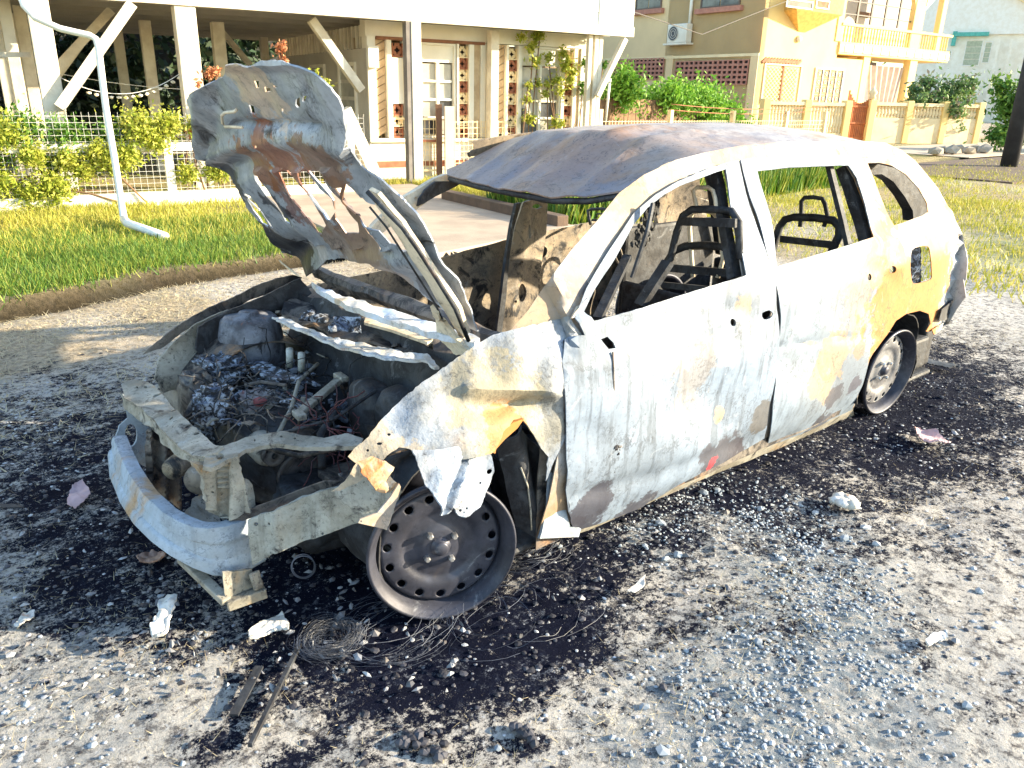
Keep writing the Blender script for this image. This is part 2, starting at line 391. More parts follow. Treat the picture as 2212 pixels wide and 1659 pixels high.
blades('green_verge_grass', 'long green grass on the verge between the ditch and the fence', 'grass',
       sample(95000, -8, 4, -6.9, -3.6, lambda x, y: notdrive(x, y)*np.clip((ditch_y(x)-.24-y)*4, 0, 1)*(vnoise(x, y, 1.2, 9)*.9+.1)*(x > -8)), .065, GG, .0035, 1.)
blades('sun_tinted_fence_grass', 'grass tinted yellow green for sunlight at the foot of the mesh fence', 'grass',
       sample(95000, -14, 4, -9.6, -5.4, lambda x, y: notdrive(x, y)*(.1+vnoise(x, y, 1.5, 8))*np.clip((-5.2-y)*.8, 0, 1)), .075, GY, .0045, 1.)
blades('dry_verge_straw', 'flattened dry straw and short grass between the burnt car and the ditch', 'straw',
       sample(70000, -7, 4, -4.0, 2.2, lambda x, y: (y > ditch_y(x)+.1)*np.clip(1-blob_field(x, y, soot_w), 0.03, 1)*(.05+vnoise(x, y, 1.7, 5)**2)*np.clip((-y-.8)*1.2, 0, 1)*notdrive(x, y)), .05, GD, .0022, 1.6, .72)
blades('fine_dead_grass', 'fine short dead grass stubble in the pale ground in front of the car', 'straw',
       sample(60000, -5, 1.6, -1.6, 2.2, lambda x, y: np.clip(1-blob_field(x, y, soot_w), 0.02, 1)*np.clip(vnoise(x, y, 2.2, 51)-.3, 0, 1)*(.3+vnoise(x, y, 14, 52))), .020, GD, .0008, 2.2, .6)
blades('ditch_weeds', 'dense green weeds growing along the ditch beyond the driveway', 'weeds',
       sample(30000, -13.5, -5.4, -9, -4.4, lambda x, y: (np.abs(y-ditch_y(x)+.1) < .75+.02*(-x))*1.), .34, GG, .014)
blades('open_field_grass', 'short yellow green grass on the open verge behind the car', 'grass',
       sample(90000, -24, -5, -7, 3, lambda x, y: notdrive(x, y)*(np.abs(y-ditch_y(x)) > .5)*(.05+vnoise(x, y, .8, 6)**2*1.5)*(4/(2-x))*np.clip((-5.6-x)*.6, 0, 1)), .06, GY, .006, 1.)
# gravel / ash flakes / char
def scatter(name, label, cat, n, field, x0, x1, y0, y1, r, m, flat=.6, sink=.3):
    P = sample(n, x0, x1, y0, y1, field); k = MB(); z = ground_h(P[:, 0], P[:, 1])
    for (x, y), zz in zip(P, z):
        rr = r*rnd.uniform(.35, 1.35)*rnd.uniform(.6, 1.1); k.rock((x, y, zz+rr*flat*sink), rr, flat=flat*rnd.uniform(.6, 1.2))
    return tag(k.build(name, m, kind='stuff'), label, cat)
BLUEST = leafmat('blue_grey_gravel', [(.12,.14,.17),(.22,.26,.31),(.34,.38,.42),(.48,.48,.47)], 0)
GREYST = leafmat('mixed_ash_chips', [(.30,.30,.32),(.12,.12,.14),(.50,.52,.56),(.30,.26,.21)], 0)
CHAR = leafmat('char_crumbs', [(.010,.010,.014),(.03,.03,.04),(.08,.08,.10)], 0)
scatter('gravel_bed', 'loose blue grey gravel in a band across the bare ground', 'gravel', 15000, lambda x, y: blob_field(x, y, grav_w)**2.2*(vnoise(x, y, 9, 21)+.1), -3.5, 1.2, .4, 2.2, .0062, BLUEST)
scatter('coarse_gravel', 'scattered larger stones among the fine gravel', 'gravel', 110, lambda x, y: .15+blob_field(x, y, grav_w), -3.5, 1.2, .2, 2.2, .016, BLUEST)
scatter('ash_chips', 'pale ash flakes and broken chips scattered around the burnt car', 'ash', 11000, lambda x, y: .06+1.2*np.clip(vnoise(x, y, 3, 12)-.45, 0, 1)**1.3*(.4+vnoise(x, y, 11, 13)), -3.4, 1.3, -2.2, 2.1, .0065, GREYST, .4)
scatter('char_bits', 'black charred crumbs scattered over scorched ground', 'char', 6500, lambda x, y: np.clip(blob_field(x, y, soot_w, .6), .04, 1), -3.8, 1.3, -2.4, 2.1, .010, CHAR, .5)
# ================================================================== BURNT CAR  (world axes: +X car's nose, +Y its left side, wheels on z=0)
def side_y(x, z):
    y = .835
    if z < .35: y -= .9*(.35-z)**2
    zb = np.interp(x, [-3.5, -1.5, -.45, 0., .3, .6], [.90, .84, .78, .64, .50, .42])
    if x > -.45:
        if z > zb-.12: y -= .9*(z-zb+.12)**1.3
        y -= .22*max(0, x+.1)**2
    else:
        if z > zb-.12: y -= .12*min(z-zb+.12, .12)/.12*.25
        if z > zb: y -= .57*(z-zb)
    if x < -2.80: y -= .50*(-2.80-x)**2
    y -= .012*math.exp(-((z-.5)/.05)**2)*0
    return y
def side(u, v):
    r = ray(u, v); best = None
    t0 = (1.3-CP[1])/r[1]; t1 = (.1-CP[1])/r[1]; pv = None
    for i in range(90):
        t = t0+(t1-t0)*i/89; p = CP+r*t; f = p[1]-side_y(p[0], p[2])
        if best is None or abs(f) < best[0]: best = (abs(f), t)
        if pv is not None and pv[1] > 0 >= f:
            a, b_ = pv[0], t
            for _ in range(14):
                mth = (a+b_)/2; q = CP+r*mth
                if q[1]-side_y(q[0], q[2]) > 0: a = mth
                else: b_ = mth
            return tuple(CP+r*a)
        pv = (t, f)
    st = abs(t1-t0)/89; bt = best[1]
    for _ in range(18):
        for c_ in (bt-st, bt+st):
            q = CP+r*c_; f = abs(q[1]-side_y(q[0], q[2]))
            if f < best[0]: best = (f, c_)
        bt = best[1]; st *= .6
    return tuple(CP+r*bt)
SP = lambda u, v: side(u, v)
car = thing('burnt_car', 'burnt-out pale grey station wagon with crumpled bonnet raised and no glass or tyres', 'car', (-1.3, 0, 0))
M_shell = burnt('burnt_shell', (.29,.285,.29), (.33,.235,.15), sootr=(.66,.78), rustr=(.58,.72), rust=TAN, blobs=[
    (SP(1990,560), .42, OCH, .95), (SP(1940,690), .22, OCH, .9), (SP(2040,620), .10, ASH, .8), (SP(1960,515), .10, ASH, .8), (SP(2070,560), .2, (.44,.45,.47), .95), (SP(2060,650), .14, (.42,.44,.46), .9), (SP(2045,510), .10, (.44,.45,.46), .8), (SP(1990,480), .09, TAN, .6), (SP(2000,640), .26, OCH, .95), (SP(2040,500), .12, OCH, .8), (SP(2000,400), .10, (.38,.22,.10), .7), (SP(1900,420), .05, (.30,.19,.12), .6), (SP(2030,470), .10, (.46,.30,.14), .7), (SP(1960,330), .16, (.38,.27,.17), .8), (SP(1700,320), .2, (.46,.37,.26), .6), (SP(1240,600), .05, DGREY, .6), (SP(1640,500), .03, DGREY, .6)], bump=.25)
M_door = burnt('burnt_front_door', (.215,.275,.37), (.15,.19,.25), sootr=(.74,.85), rustr=(.80,.95), rust=TAN, speck=.3, streak=.6, bump=.22, blobs=[
    (SP(1430,1080), .10, (.07,.07,.09), .9), (SP(1350,1100), .09, (.05,.05,.07), .9), (SP(1490,1040), .08, (.06,.05,.07), .9), (SP(1580,985), .08, (.05,.045,.06), .95), (SP(1230,1130), .05, (.05,.05,.06), .9), (SP(1500,800), .13, (.24,.22,.21), .6), (SP(1560,760), .07, (.36,.40,.45), .8), (SP(1260,1100), .12, (.045,.045,.065), .9), (SP(1530,1000), .12, DGREY, .9), (SP(1640,900), .07, (.10,.09,.08), .8),
    (SP(1600,660), .05, TAN, .7), (SP(1530,995), .035, (.5,.05,.07), .9), (SP(1450,650), .2, ASH, .7), (SP(1290,1095), .012, (.7,.7,.65), 1)])
M_rdoor = burnt('burnt_rear_door', (.215,.27,.35), (.16,.195,.245), sootr=(.74,.85), rustr=(.76,.9), rust=TAN, speck=.25, streak=.4, bump=.2, blobs=[
    (SP(1930,650), .24, OCH, .95), (SP(1905,720), .14, OCH, .8), (SP(1915,560), .17, OCH, .75), (SP(1890,600), .06, TAN, .7), (SP(1790,790), .14, TAN, .75), (SP(1850,640), .14, TAN, .4), (SP(1800,850), .06, DGREY, .9), (SP(1700,960), .10, (.05,.045,.06), .95), (SP(1760,905), .05, (.05,.05,.065), .9), (SP(1640,985), .08, (.05,.045,.06), .9), (SP(1720,680), .07, (.30,.33,.37), .8), (SP(1850,760), .05, (.26,.17,.10), .7),
    (SP(1760,920), .08, DGREY, .8), (SP(1840,830), .045, (.08,.08,.11), .9)])
M_fend = burnt('burnt_fender', (.27,.31,.38), (.19,.19,.175), sootr=(.66,.80), rustr=(.66,.84), rust=(.42,.28,.15), streak=.3, sc=4, bump=.8, speck=.4, blobs=[
    (SP(1100,900), .15, (.30,.26,.17), .75), (SP(1050,860), .12, (.28,.25,.18), .7), (SP(1090,930), .07, OCH, .7), (SP(800,1000), .10, (.45,.36,.24), .7)])
M_flap = burnt('burnt_flap', (.28,.34,.43), (.20,.23,.28), sootr=(.56,.70), sc=6, bump=1., speck=.5, streak=.5)
M_pale = burnt('ashen_frame_steel', (.40,.38,.33), (.22,.20,.16), sootr=(.52,.66), rust=(.40,.24,.10), rustr=(.58,.72), sc=6, bump=.3, speck=.7)
M_beam = burnt('ashen_bumper_beam', (.38,.46,.56), (.29,.33,.37), sootr=(.68,.82), rust=(.42,.27,.15), rustr=(.55,.68), sc=4, bump=.18, speck=.35, streak=.3)
M_frame = burnt('cream_frame', (.80,.70,.54), (.62,.50,.36), sootr=(.60,.75), rust=(.36,.20,.09), rustr=(.64,.8), sc=5, bump=.3)
M_inner = burnt('scorched_inner_steel', (.20,.175,.15), (.09,.08,.08), sootr=(.46,.60), rust=(.36,.18,.07), rustr=(.56,.72), sc=5, bump=.7, speck=.5)
M_far = burnt('scorched_far_doors', (.34,.27,.19), (.16,.135,.11), sootr=(.50,.62), rust=(.38,.22,.10), rustr=(.60,.78), sc=5, bump=.7, speck=.6)
M_black = burnt('sooty_steel', (.045,.05,.06), (.020,.022,.028), sootr=(.45,.6), rust=(.12,.06,.035), rustr=(.64,.75), sc=7, bump=.7, speck=.3, rough=.7)
M_blue = burnt('ash_blue_alloy', (.46,.52,.62), (.06,.08,.14), sootr=(.44,.54), rust=(.18,.10,.06), rustr=(.62,.74), sc=22, bump=1.)
M_hood = burnt('burnt_bonnet_underside', (.30,.33,.38), (.18,.20,.235), sootr=(.66,.82), rust=(.26,.13,.07), rustr=(.64,.82), sc=4, bump=.5, rough=.5, metal=.3, blobs=())
M_roof = burnt('burnt_roof', (.23,.205,.225), (.33,.245,.20), sootr=(.60,.74), rust=(.34,.19,.10), rustr=(.50,.66), sc=3.5, bump=.22, speck=.6, rough=.5, streak=.9, svec=(.12,.9,.3), scol=(.30,.22,.18), soft=.35, blobs=[((-2.4,.0,1.24), .80, (.44,.40,.38), .8), ((-1.3,.45,1.18), .2, (.40,.32,.28), .6), ((-1.15,.1,1.2), .22, (.34,.22,.17), .7), ((-1.5,-.1,1.2), .2, (.36,.30,.27), .7)])
M_rim = burnt('smoky_wheel_steel', (.060,.064,.090), (.032,.034,.050), soot=(.012,.013,.022), sootr=(.56,.74), rust=(.08,.065,.065), rustr=(.66,.8), sc=7, bump=.12, rough=.48, metal=.3)
M_rim2 = burnt('pale_wheel_steel', (.20,.205,.22), (.09,.09,.105), sootr=(.58,.74), rust=(.3,.2,.1), rustr=(.7,.85), sc=8, bump=.3, rough=.55)
M_steel = plain('bare_nut_steel', (.75,.75,.74), .35, (.4,.4,.42), metal=.8)
M_wire = plain('grey_steel_wire', (.10,.12,.17), .5, (.04,.045,.06), 5, 0)
M_red = plain('reddish_wire', (.11,.03,.035), .7, (.05,.02,.025), 8, 0)

def circ(u, v, a, b_=None, n=12, rot=0):
    b_ = b_ or a; c, s = math.cos(rot), math.sin(rot)
    return [(u+a*math.cos(t)*c-b_*math.sin(t)*s, v+a*math.cos(t)*s+b_*math.sin(t)*c) for t in [2*math.pi*i/n for i in range(n)]]
# --- window openings
W1 = [(1249,676),(1275,628),(1316,568),(1362,484),(1392,448),(1425,421),(1460,402),(1495,389),(1540,372),(1564,366),(1572,400),(1580,456),(1592,520),(1606,596),(1500,630),(1380,668),(1274,697)]
W2 = [(1626,369),(1700,360),(1797,357),(1828,357),(1845,385),(1866,440),(1886,515),(1800,542),(1673,578),(1662,510),(1646,440)]
W3 = [(1875,352),(1900,351),(1926,357),(1957,376),(1984,406),(2002,438),(2004,458),(1990,467),(1972,473),(1950,482),(1928,488),(1912,450),(1896,409)]
ARCH = [(1853,860),(1866,800),(1885,765),(1916,723),(1935,693),(1957,678),(1987,671),(2006,678),(2010,699),(2000,716)]
shell_o = [(1098,719),(1140,672),(1179,614),(1235,540),(1284,484),(1337,417),(1390,378),(1460,345),(1520,330),(1600,315),(1700,306),(1800,304),(1880,305),(1914,308),(1948,323),(1978,347),(2026,406),(2056,458),(2080,506),(2090,563),(2087,603),(2068,645),(2038,693),(2010,716)]+ARCH[::-1]+[(1840,893),(1655,972),(1450,1066),(1240,1150),(1180,1163),(1160,1160),(1185,1080),(1205,980),(1205,740)]
FUEL = [(1970,541),(1985,533),(2003,532),(2008,545),(2012,590),(2010,603),(1995,609),(1974,613),(1969,600),(1967,570)]
def sh_disp(u, v, p): return .006*math.exp(-((p.z-(.92))/.02)**2) if p.x < -2.3 else 0
HOLES = [circ(1581,696,8,10), cr([(1638,672),(1655,666),(1666,676),(1656,690),(1640,692)], 2), circ(1875,598,8,10), circ(1922,582,10,10), [(1284,730),(1306,722),(1324,736),(1328,758),(1302,760)]]
shell = sheet('side_panel', shell_o, side, M_shell, car, [W1, W2, W3, cr(FUEL, 2)]+HOLES, sp=15, amp=.004, freq=3, disp=sh_disp)
# --- doors
D1 = [(1213,738),(1252,724),(1233,690),(1262,625),(1310,545),(1365,462),(1410,424),(1455,397),(1530,366),(1588,350),(1600,400),(1625,480),(1650,560),(1666,595),(1671,680),(1671,780),(1658,860),(1648,945),(1560,990),(1470,1030),(1380,1085),(1235,1140),(1225,1120),(1216,1000),(1212,850)]
W1i = [(1253,677),(1278,630),(1318,572),(1364,488),(1394,452),(1427,425),(1461,406),(1496,393),(1540,376),(1560,370),(1568,404),(1576,458),(1590,522),(1603,597),(1500,628),(1380,666),(1272,696)]
MIR = [(1289,733),(1304,727),(1318,740),(1322,752),(1306,754)]
mdents = [(1330,900,90,.010,1),(1460,740,120,-.012,1),(1420,980,110,.012,1),(1550,900,70,-.014,1),(1280,1050,70,.008,1),(1590,780,60,.008,1),(1370,800,40,-.006,1)]
def door_disp(u, v, p):
    d = 0
    for (a, b_, r, s, _) in mdents:
        e = math.hypot(u-a, v-b_)/r; d += s*math.exp(-e*e)
    d += .004*math.sin((u*.35+v)*.03+3*mn.noise(p*3))+.010*abs(mn.noise(p*2.2))**.7*(p.z < .8)
    d -= .012*math.exp(-((v-(1065-(u-1240)*.30))/14)**2)*(p.z < .4)
    d += .012*math.exp(-(math.hypot((u-1590)/34, (v-672)/20))**2)*-1
    return d
fd = sheet('front_door', D1, side, M_door, car, [W1i, MIR, circ(1581,696,6,8), cr([(1640,675),(1655,669),(1662,676),(1655,686),(1643,688)], 2)], sp=11, disp=door_disp, offs=.014, amp=.003, freq=9)
for (u, v) in ((1274,748),(1283,742),(1326,729),(1333,748),(1300,718)): pass
D2 = [(1592,349),(1650,343),(1720,340),(1800,339),(1852,342),(1868,385),(1890,455),(1908,510),(1932,514),(1944,536),(1949,560),(1947,605),(1936,640),(1922,668),(1900,712),(1870,775),(1858,830),(1838,884),(1760,918),(1655,962),(1664,870),(1678,780),(1678,680),(1670,592),(1650,540),(1628,470)]
W2i = [(1630,373),(1700,364),(1797,361),(1825,361),(1842,388),(1863,443),(1882,514),(1800,540),(1676,576),(1665,510),(1650,441)]
def rdoor_disp(u, v, p):
    d = .008*mn.noise(p*2.5)+.004*math.sin(v*.03+u*.015)
    for (a, b_, r, s) in ((1780,800,55,-.012),(1850,640,60,-.010),(1735,890,50,.010),(1700,650,40,.007)):
        e = math.hypot(u-a, v-b_)/r; d += s*math.exp(-e*e)
    d -= .008*math.exp(-((v-(745-(u-1700)*.12))/5)**2)*(p.x > -2.3)
    return d-.010*math.exp(-(math.hypot((u-1893)/22, (v-585)/18))**2)
sheet('rear_door', D2, side, M_rdoor, car, [W2i, circ(1875,598,5,7), circ(1922,582,7,7)], sp=11, disp=rdoor_disp, offs=.012, amp=.003, freq=9)
# dark window channels and divider bars
def ribbon(name, poly, surf, m, th=.02, **kw): return sheet(name, poly, surf, m, car, th=th, sp=14, **kw)
ribbon('window_channel', [(1563,370),(1573,366),(1582,400),(1590,456),(1604,530),(1617,596),(1600,602),(1594,560),(1583,500),(1574,450)], lambda u, v: (Vector(side(u, v))-Vector((0,.03,0))), M_black, .03)
ribbon('window_divider', [(1800,350),(1808,350),(1826,420),(1840,480),(1851,528),(1843,530),(1832,480),(1817,420)], lambda u, v: (Vector(side(u, v))-Vector((0,.02,0))), M_black, .02)
ribbon('window_channel', [(1832,358),(1846,357),(1862,395),(1880,440),(1896,495),(1903,514),(1884,520),(1874,480),(1860,440),(1848,400)], lambda u, v: (Vector(side(u, v))-Vector((0,.02,0))), M_black, .04)
ribbon('tailgate_pillar', [(1876,348),(1928,352),(1962,372),(1990,402),(2010,440),(2010,462),(1974,478),(1972,455),(1955,425),(1930,392),(1905,376),(1880,378)], lambda u, v: ony(u, v, .47), M_black, .06)
ribbon('window_channel', [(1225,684),(1232,672),(1260,640),(1258,650),(1248,678)], lambda u, v: (Vector(side(u, v))+Vector((0,.02,0))), M_frame, .012)
# soot blackened drip, mirror pivot and burr on the door
def stick(name, pts, r, m, surf=side, out=.02, par=None):
    k = MB(); k.tube([Vector(surf(*p))+Vector((0,out,0)) for p in pts], r, 6); return k.build(name, m, par or car, True)
stick('melted_drip', [(1311,756),(1313,790),(1312,830),(1316,870),(1319,900),(1320,935)], [.0035,.003,.006,.003,.004,.002], M_inner, out=.024)
k = MB(); c0 = Vector(side(1320,958))+Vector((0,.022,0))
for i in range(14): k.rock(c0+Vector((rnd.gauss(0,.008), rnd.gauss(0,.004), rnd.gauss(0,.014))), .010)
k.tube([c0, c0+Vector((0,0,-.05)), c0+Vector((.004,.004,-.09))], .0025); k.build('melted_drip', M_inner, car)
# sill
k = []; sheet('sill', [(1240,1128),(1300,1106),(1400,1062),(1500,1022),(1600,975),(1655,955),(1840,880),(1843,897),(1660,975),(1500,1040),(1400,1085),(1250,1148)], side, M_pale, car, sp=16, offs=.006, amp=.004, freq=6)
sheet('rear_bumper_corner', [(2038,693),(2068,645),(2084,600),(2090,640),(2070,668),(2052,700),(2012,722),(2008,712)], side, M_shell, car, sp=12, offs=.012)
sheet('corner_slot', [(2018,690),(2024,668),(2050,645),(2056,652),(2050,675),(2030,692)], side, M_black, car, sp=12, offs=.022)
sheet('fuel_filler_bowl', [(1964,532),(2010,525),(2018,612),(1966,620)], lambda u, v: Vector(side(u, v))-Vector((0,.05+.02*math.sin(u*.2),0)), M_blue, car, sp=8)
# --- roof
rail_px = [(1335,417),(1390,380),(1460,347),(1520,332),(1600,317),(1700,307),(1800,303),(1914,307),(1978,347)]
rail = [np.array(side(*p)) for p in rail_px]
fe = [np.array(ony(1335,412,.53)), np.array(ony(1265,424,.36)), np.array(ony(1193,424,.22)), np.array(ony(1110,410,-.0)), np.array(ony(1028,394,-.27)), np.array(ony(966,377,-.53))]
k = MB(); NXR, NYR = 44, 30
k.tube([Vector(p)+Vector((0,0,-.012)) for p in fe], .009, 6)
rx = np.array([p[0] for p in rail]); rz = np.array([p[2] for p in rail]); ry = np.array([p[1] for p in rail]); o_ = np.argsort(rx)
xe = -2.80
fy = np.array([p[1] for p in fe])[::-1]; fx = np.array([p[0] for p in fe])[::-1]; fz = np.array([p[2] for p in fe])[::-1]
RV = []
for i in range(NXR+1):
    for j in range(NYR+1):
        t = -1+2*j/NYR; s = i/NXR
        x0 = np.interp(t*.53, fy, fx); z0 = np.interp(t*.53, fy, fz)
        x = x0+(xe-x0)*s; hw = np.interp(x, rx[o_], ry[o_]); hw = hw if s > .02 else .53; zr = np.interp(x, rx[o_], rz[o_])
        zz = zr+.052*(1-abs(t)**2.4)*min(1, .3+s*5)-(.02 if t < 0 else 0)*abs(t)
        b_ = min(1, s*5)**.8; z = z0*(1-b_)+zz*b_
        for (yc, w_, h_) in ((.30,.018,.020),(-.12,.03,-.016),(-.36,.02,.014),(.08,.015,.016),(.2,.04,-.012)):
            z += h_*math.exp(-((t*hw-yc-.12*s)/w_)**2)*math.exp(-((s-.2)/.22)**2)
        z += .003*mn.noise(Vector((x*2.5, t*2, 0)))-.05*s**8
        RV.append((x, t*hw, z))
RF = [(i*(NYR+1)+j, (i+1)*(NYR+1)+j, (i+1)*(NYR+1)+j+1, i*(NYR+1)+j+1) for i in range(NXR) for j in range(NYR)]
roof = mesh_obj('roof', RV, RF, M_roof, car, True); md = roof.modifiers.new('t', 'SOLIDIFY'); md.thickness = .006; md.offset = 1; crisp(roof)
k = MB(); k.tube([Vector(p)+Vector((-.015,0,-.018)) for p in fe], .012, 6); k.build('windscreen_header', M_black, car, True)
# far flank, mirrored: shell, doors seen from the inside
far = mirror(shell, 'side_panel')
import bmesh
bm_ = bmesh.new(); bm_.from_mesh(far.data)
bmesh.ops.delete(bm_, geom=[f for f in bm_.faces if (lambda c: (c.x-1.3 > -1.15 and c.z > .60) or (c.x-1.3 > -2.4 and .66 < c.z < 1.08))(f.calc_center_median())], context='FACES')
bm_.to_mesh(far.data); bm_.free(); far.data.materials.clear(); far.data.materials.append(M_far)
# solid inner door skins, far side, with service openings
def farp(u, v, y=-.70): return tuple(ony(u, v, y))
fard = [(-.32,.08),(-.32,.60),(-.5,.62),(-1.0,.65),(-1.48,.71),(-1.9,.74),(-2.3,.77),(-2.36,.5),(-2.2,.08)]
nearin = [(-.36,.08),(-.36,.66),(-.5,.74),(-1.0,.775),(-1.48,.80),(-1.9,.81),(-2.3,.83),(-2.36,.5),(-2.2,.08)]
def farsurf(a, b_): return (a*.01, -.77+.05*max(0, b_*.01-.55), b_*.01)
def hole(x, z, w_, h_, r=0): return circ(x*100, z*100, w_*100, h_*100, 12, r)
sheet('inner_door_skin', [(x*100, z*100) for x, z in fard], farsurf, M_far, car, [[(-118,38),(-96,39),(-95,50),(-118,52)], hole(-.62,.52,.03,.035), hole(-.52,.45,.09,.05), hole(-1.75,.62,.05,.035), hole(-.8,.35,.10,.04), hole(-2.0,.55,.05,.03)], sp=6, disp=lambda u, v, p: .014*mn.noise(p*7)+.010*mn.noise(p*16), amp=.003, freq=12)
sheet('inner_door_skin', [(x*100, z*100) for x, z in nearin], lambda a, b_: (a*.01, .79-.05*max(0, b_*.01-.55), b_*.01), M_inner, car, [hole(-.62,.60,.03,.035), hole(-.85,.5,.12,.06), hole(-1.75,.6,.10,.06)], sp=8, amp=.006, freq=8)
# far B pillar (wide, slotted) and its window frame
BP = [(1128,437),(1160,425),(1183,432),(1180,500),(1168,590),(1160,650),(1150,720),(1075,722),(1086,660),(1097,600),(1102,540),(1112,490)]
sheet('centre_pillar', BP, lambda u, v: tuple(np.array(ony(u, v, -.66+.0))), M_far, car, [circ(1127,632,10,20), circ(1142,500,4,17,rot=-.15), circ(1160,446,12,5), circ(1123,565,3,3), circ(1110,650,3,3)], sp=9, th=.02, disp=lambda u, v, p: .018*math.exp(-((u-(1140-(v-430)*.14))/12)**2), amp=.004, freq=9)
sheet('pillar_flange', [(1116,440),(1126,438),(1110,495),(1100,560),(1094,640),(1084,722),(1072,724),(1082,650),(1093,560),(1104,490)], lambda u, v: ony(u, v, -.60), M_black, car, sp=12, th=.02)
# far A pillar, perforated lower half
sheet('windscreen_pillar', [(966,376),(1000,392),(985,402),(940,424),(900,452),(872,470),(840,492),(806,520),(792,508),(806,486),(862,432),(905,407),(940,385)], lambda u, v: ony(u, v, -.62), M_frame, car, [circ(952,398,4,3), circ(938,404,4,3), circ(925,411,3,3), circ(912,418,4,3), circ(898,428,3,3)], sp=9, th=.03, amp=.003, freq=9)
ribbon('pillar_flange', [(940,392),(1003,392),(985,403),(942,424),(915,440),(902,446),(905,430),(918,410)], lambda u, v: ony(u, v, -.585), M_black, .01)
# floor pan, firewall, tailgate frame
k = MB(); k.box((-3.2,-.76,.06), (.0,.76,.09)); k.box((-3.1,-.12,.09), (-.2,.12,.20)); k.box((-3.2,-.72,.09), (-2.45,.72,.26)); k.box((-3.3,-.7,.08), (-3.2,.7,.45)); k.build('floor_pan', M_black, car, bev=.02)
k = MB(); k.tube([(-2.75,-.54,1.14),(-2.95,-.60,.95),(-3.15,-.62,.5)], .03); k.tube([(-3.1,-.6,.45),(-3.15,.6,.45)], .03); k.build('tailgate_frame', M_black, car, True)
k = MB(); k.box((-3.15,-.70,.08), (-2.3,-.66,.72)); k.box((-2.32,-.66,.09), (-2.28,.66,.42)); k.build('boot_side_trim', M_black, car, bev=.02)
def wavy(name, m, f, nu, nv, th=.005, amp=.01, fr=8, **kw):
    V = []; 
    for i in range(nu+1):
        for j in range(nv+1):
            p = Vector(f(i/nu, j/nv)); V.append(p+Vector((mn.noise(p*fr), mn.noise(p*fr+Vector((9,0,0))), mn.noise(p*fr+Vector((0,9,0)))))*amp)
    F = [(i*(nv+1)+j, (i+1)*(nv+1)+j, (i+1)*(nv+1)+j+1, i*(nv+1)+j+1) for i in range(nu) for j in range(nv)]
    o = mesh_obj(name, V, F, m, kw.get('par', car), True)
    if th: md = o.modifiers.new('t', 'SOLIDIFY'); md.thickness = th; crisp(o)
    return o
wavy('firewall', M_black, lambda s, t: (-.12-.16*t, -.62+1.24*s, .08+.56*t), 30, 16, amp=.03)
wavy('dash_crossbar', M_inner, lambda s, t: (-.42+.03*math.cos(t*6.28), -.70+1.4*s, .68+.03*math.sin(t*6.28)), 30, 8, amp=.012)
wavy('centre_console', M_black, lambda s, t: (-.5-.7*s, -.12+.24*t, .2+.30*math.sin(3.14*t)*(1-s*.6)), 14, 8, amp=.03)
# --- seats : tube frames
def seat(name, X_, pts_frame, pts_head, bar, m=M_black, r=.016):
    k = MB(); k.tube([onx(*p, X_-.05*(700-p[1])/200*1.2) for p in pts_frame], r, 8)
    o = k.build(name, m, car, True)
    k = MB(); k.tube([onx(*p, X_-.05*(700-p[1])/200*1.2) for p in pts_head], r*.55, 8); k.build('headrest_frame', m if name != 'front_seat_frame' else M_frame, o, True)
    k = MB()
    for a, b_, w_ in bar: k.bar(onx(*a, X_-.03), onx(*b_, X_-.03), .012, w_*.6)
    k.build('seat_crossbar', m, o)
    return o
seat('front_seat_frame', -1.36, cr([(1383,662),(1400,640),(1425,600),(1440,567),(1456,542),(1480,532),(1520,530),(1560,533),(1590,548),(1600,580),(1597,615)], 1), [(1497,598),(1494,560),(1490,500),(1489,474),(1497,459),(1520,455),(1541,460),(1553,475),(1558,520),(1562,560),(1550,600)], [((1440,578),(1575,590),.05),((1430,615),(1560,628),.04)])
seat('front_seat_frame', -1.25, [(1430,600),(1448,560),(1462,500),(1475,466),(1495,452),(1540,452),(1580,456),(1596,480),(1598,560)], [(1505,447),(1501,430),(1497,412),(1506,405),(1530,405),(1540,412),(1545,430),(1548,452)], [((1470,478),(1590,482),.05)], r=.014)
seat('rear_seat_frame', -2.15, [(1666,590),(1668,550),(1674,520),(1684,490),(1696,474),(1715,469),(1760,470),(1800,476),(1813,490),(1812,510),(1800,535),(1796,545)], [(1728,490),(1731,458),(1731,435),(1738,427),(1757,426),(1776,429),(1782,440),(1787,464),(1780,490)], [((1686,516),(1806,530),.05)], r=.018)
seat('rear_seat_frame', -2.0, [(1276,485),(1272,470),(1270,455),(1278,452),(1300,451),(1318,455)], [(1290,470),(1290,462),(1305,462),(1305,472)], [((1280,475),(1310,478),.02)], r=.009)
k = MB()
for (y0, x0) in ((.35,-.75),(-.35,-.75)):
    k.tube([(x0,y0-.22,.22),(x0-.5,y0-.22,.20),(x0-.5,y0+.22,.20),(x0,y0+.22,.22),(x0,y0-.22,.22)], .018, 8)
    for i in range(7): k.tube([(x0-.07*i, y0-.21, .22+.01*math.sin(i)), (x0-.07*i-.02, y0, .19), (x0-.07*i, y0+.21, .22)], .004)
k.build('seat_base_frame', M_black, car, True)
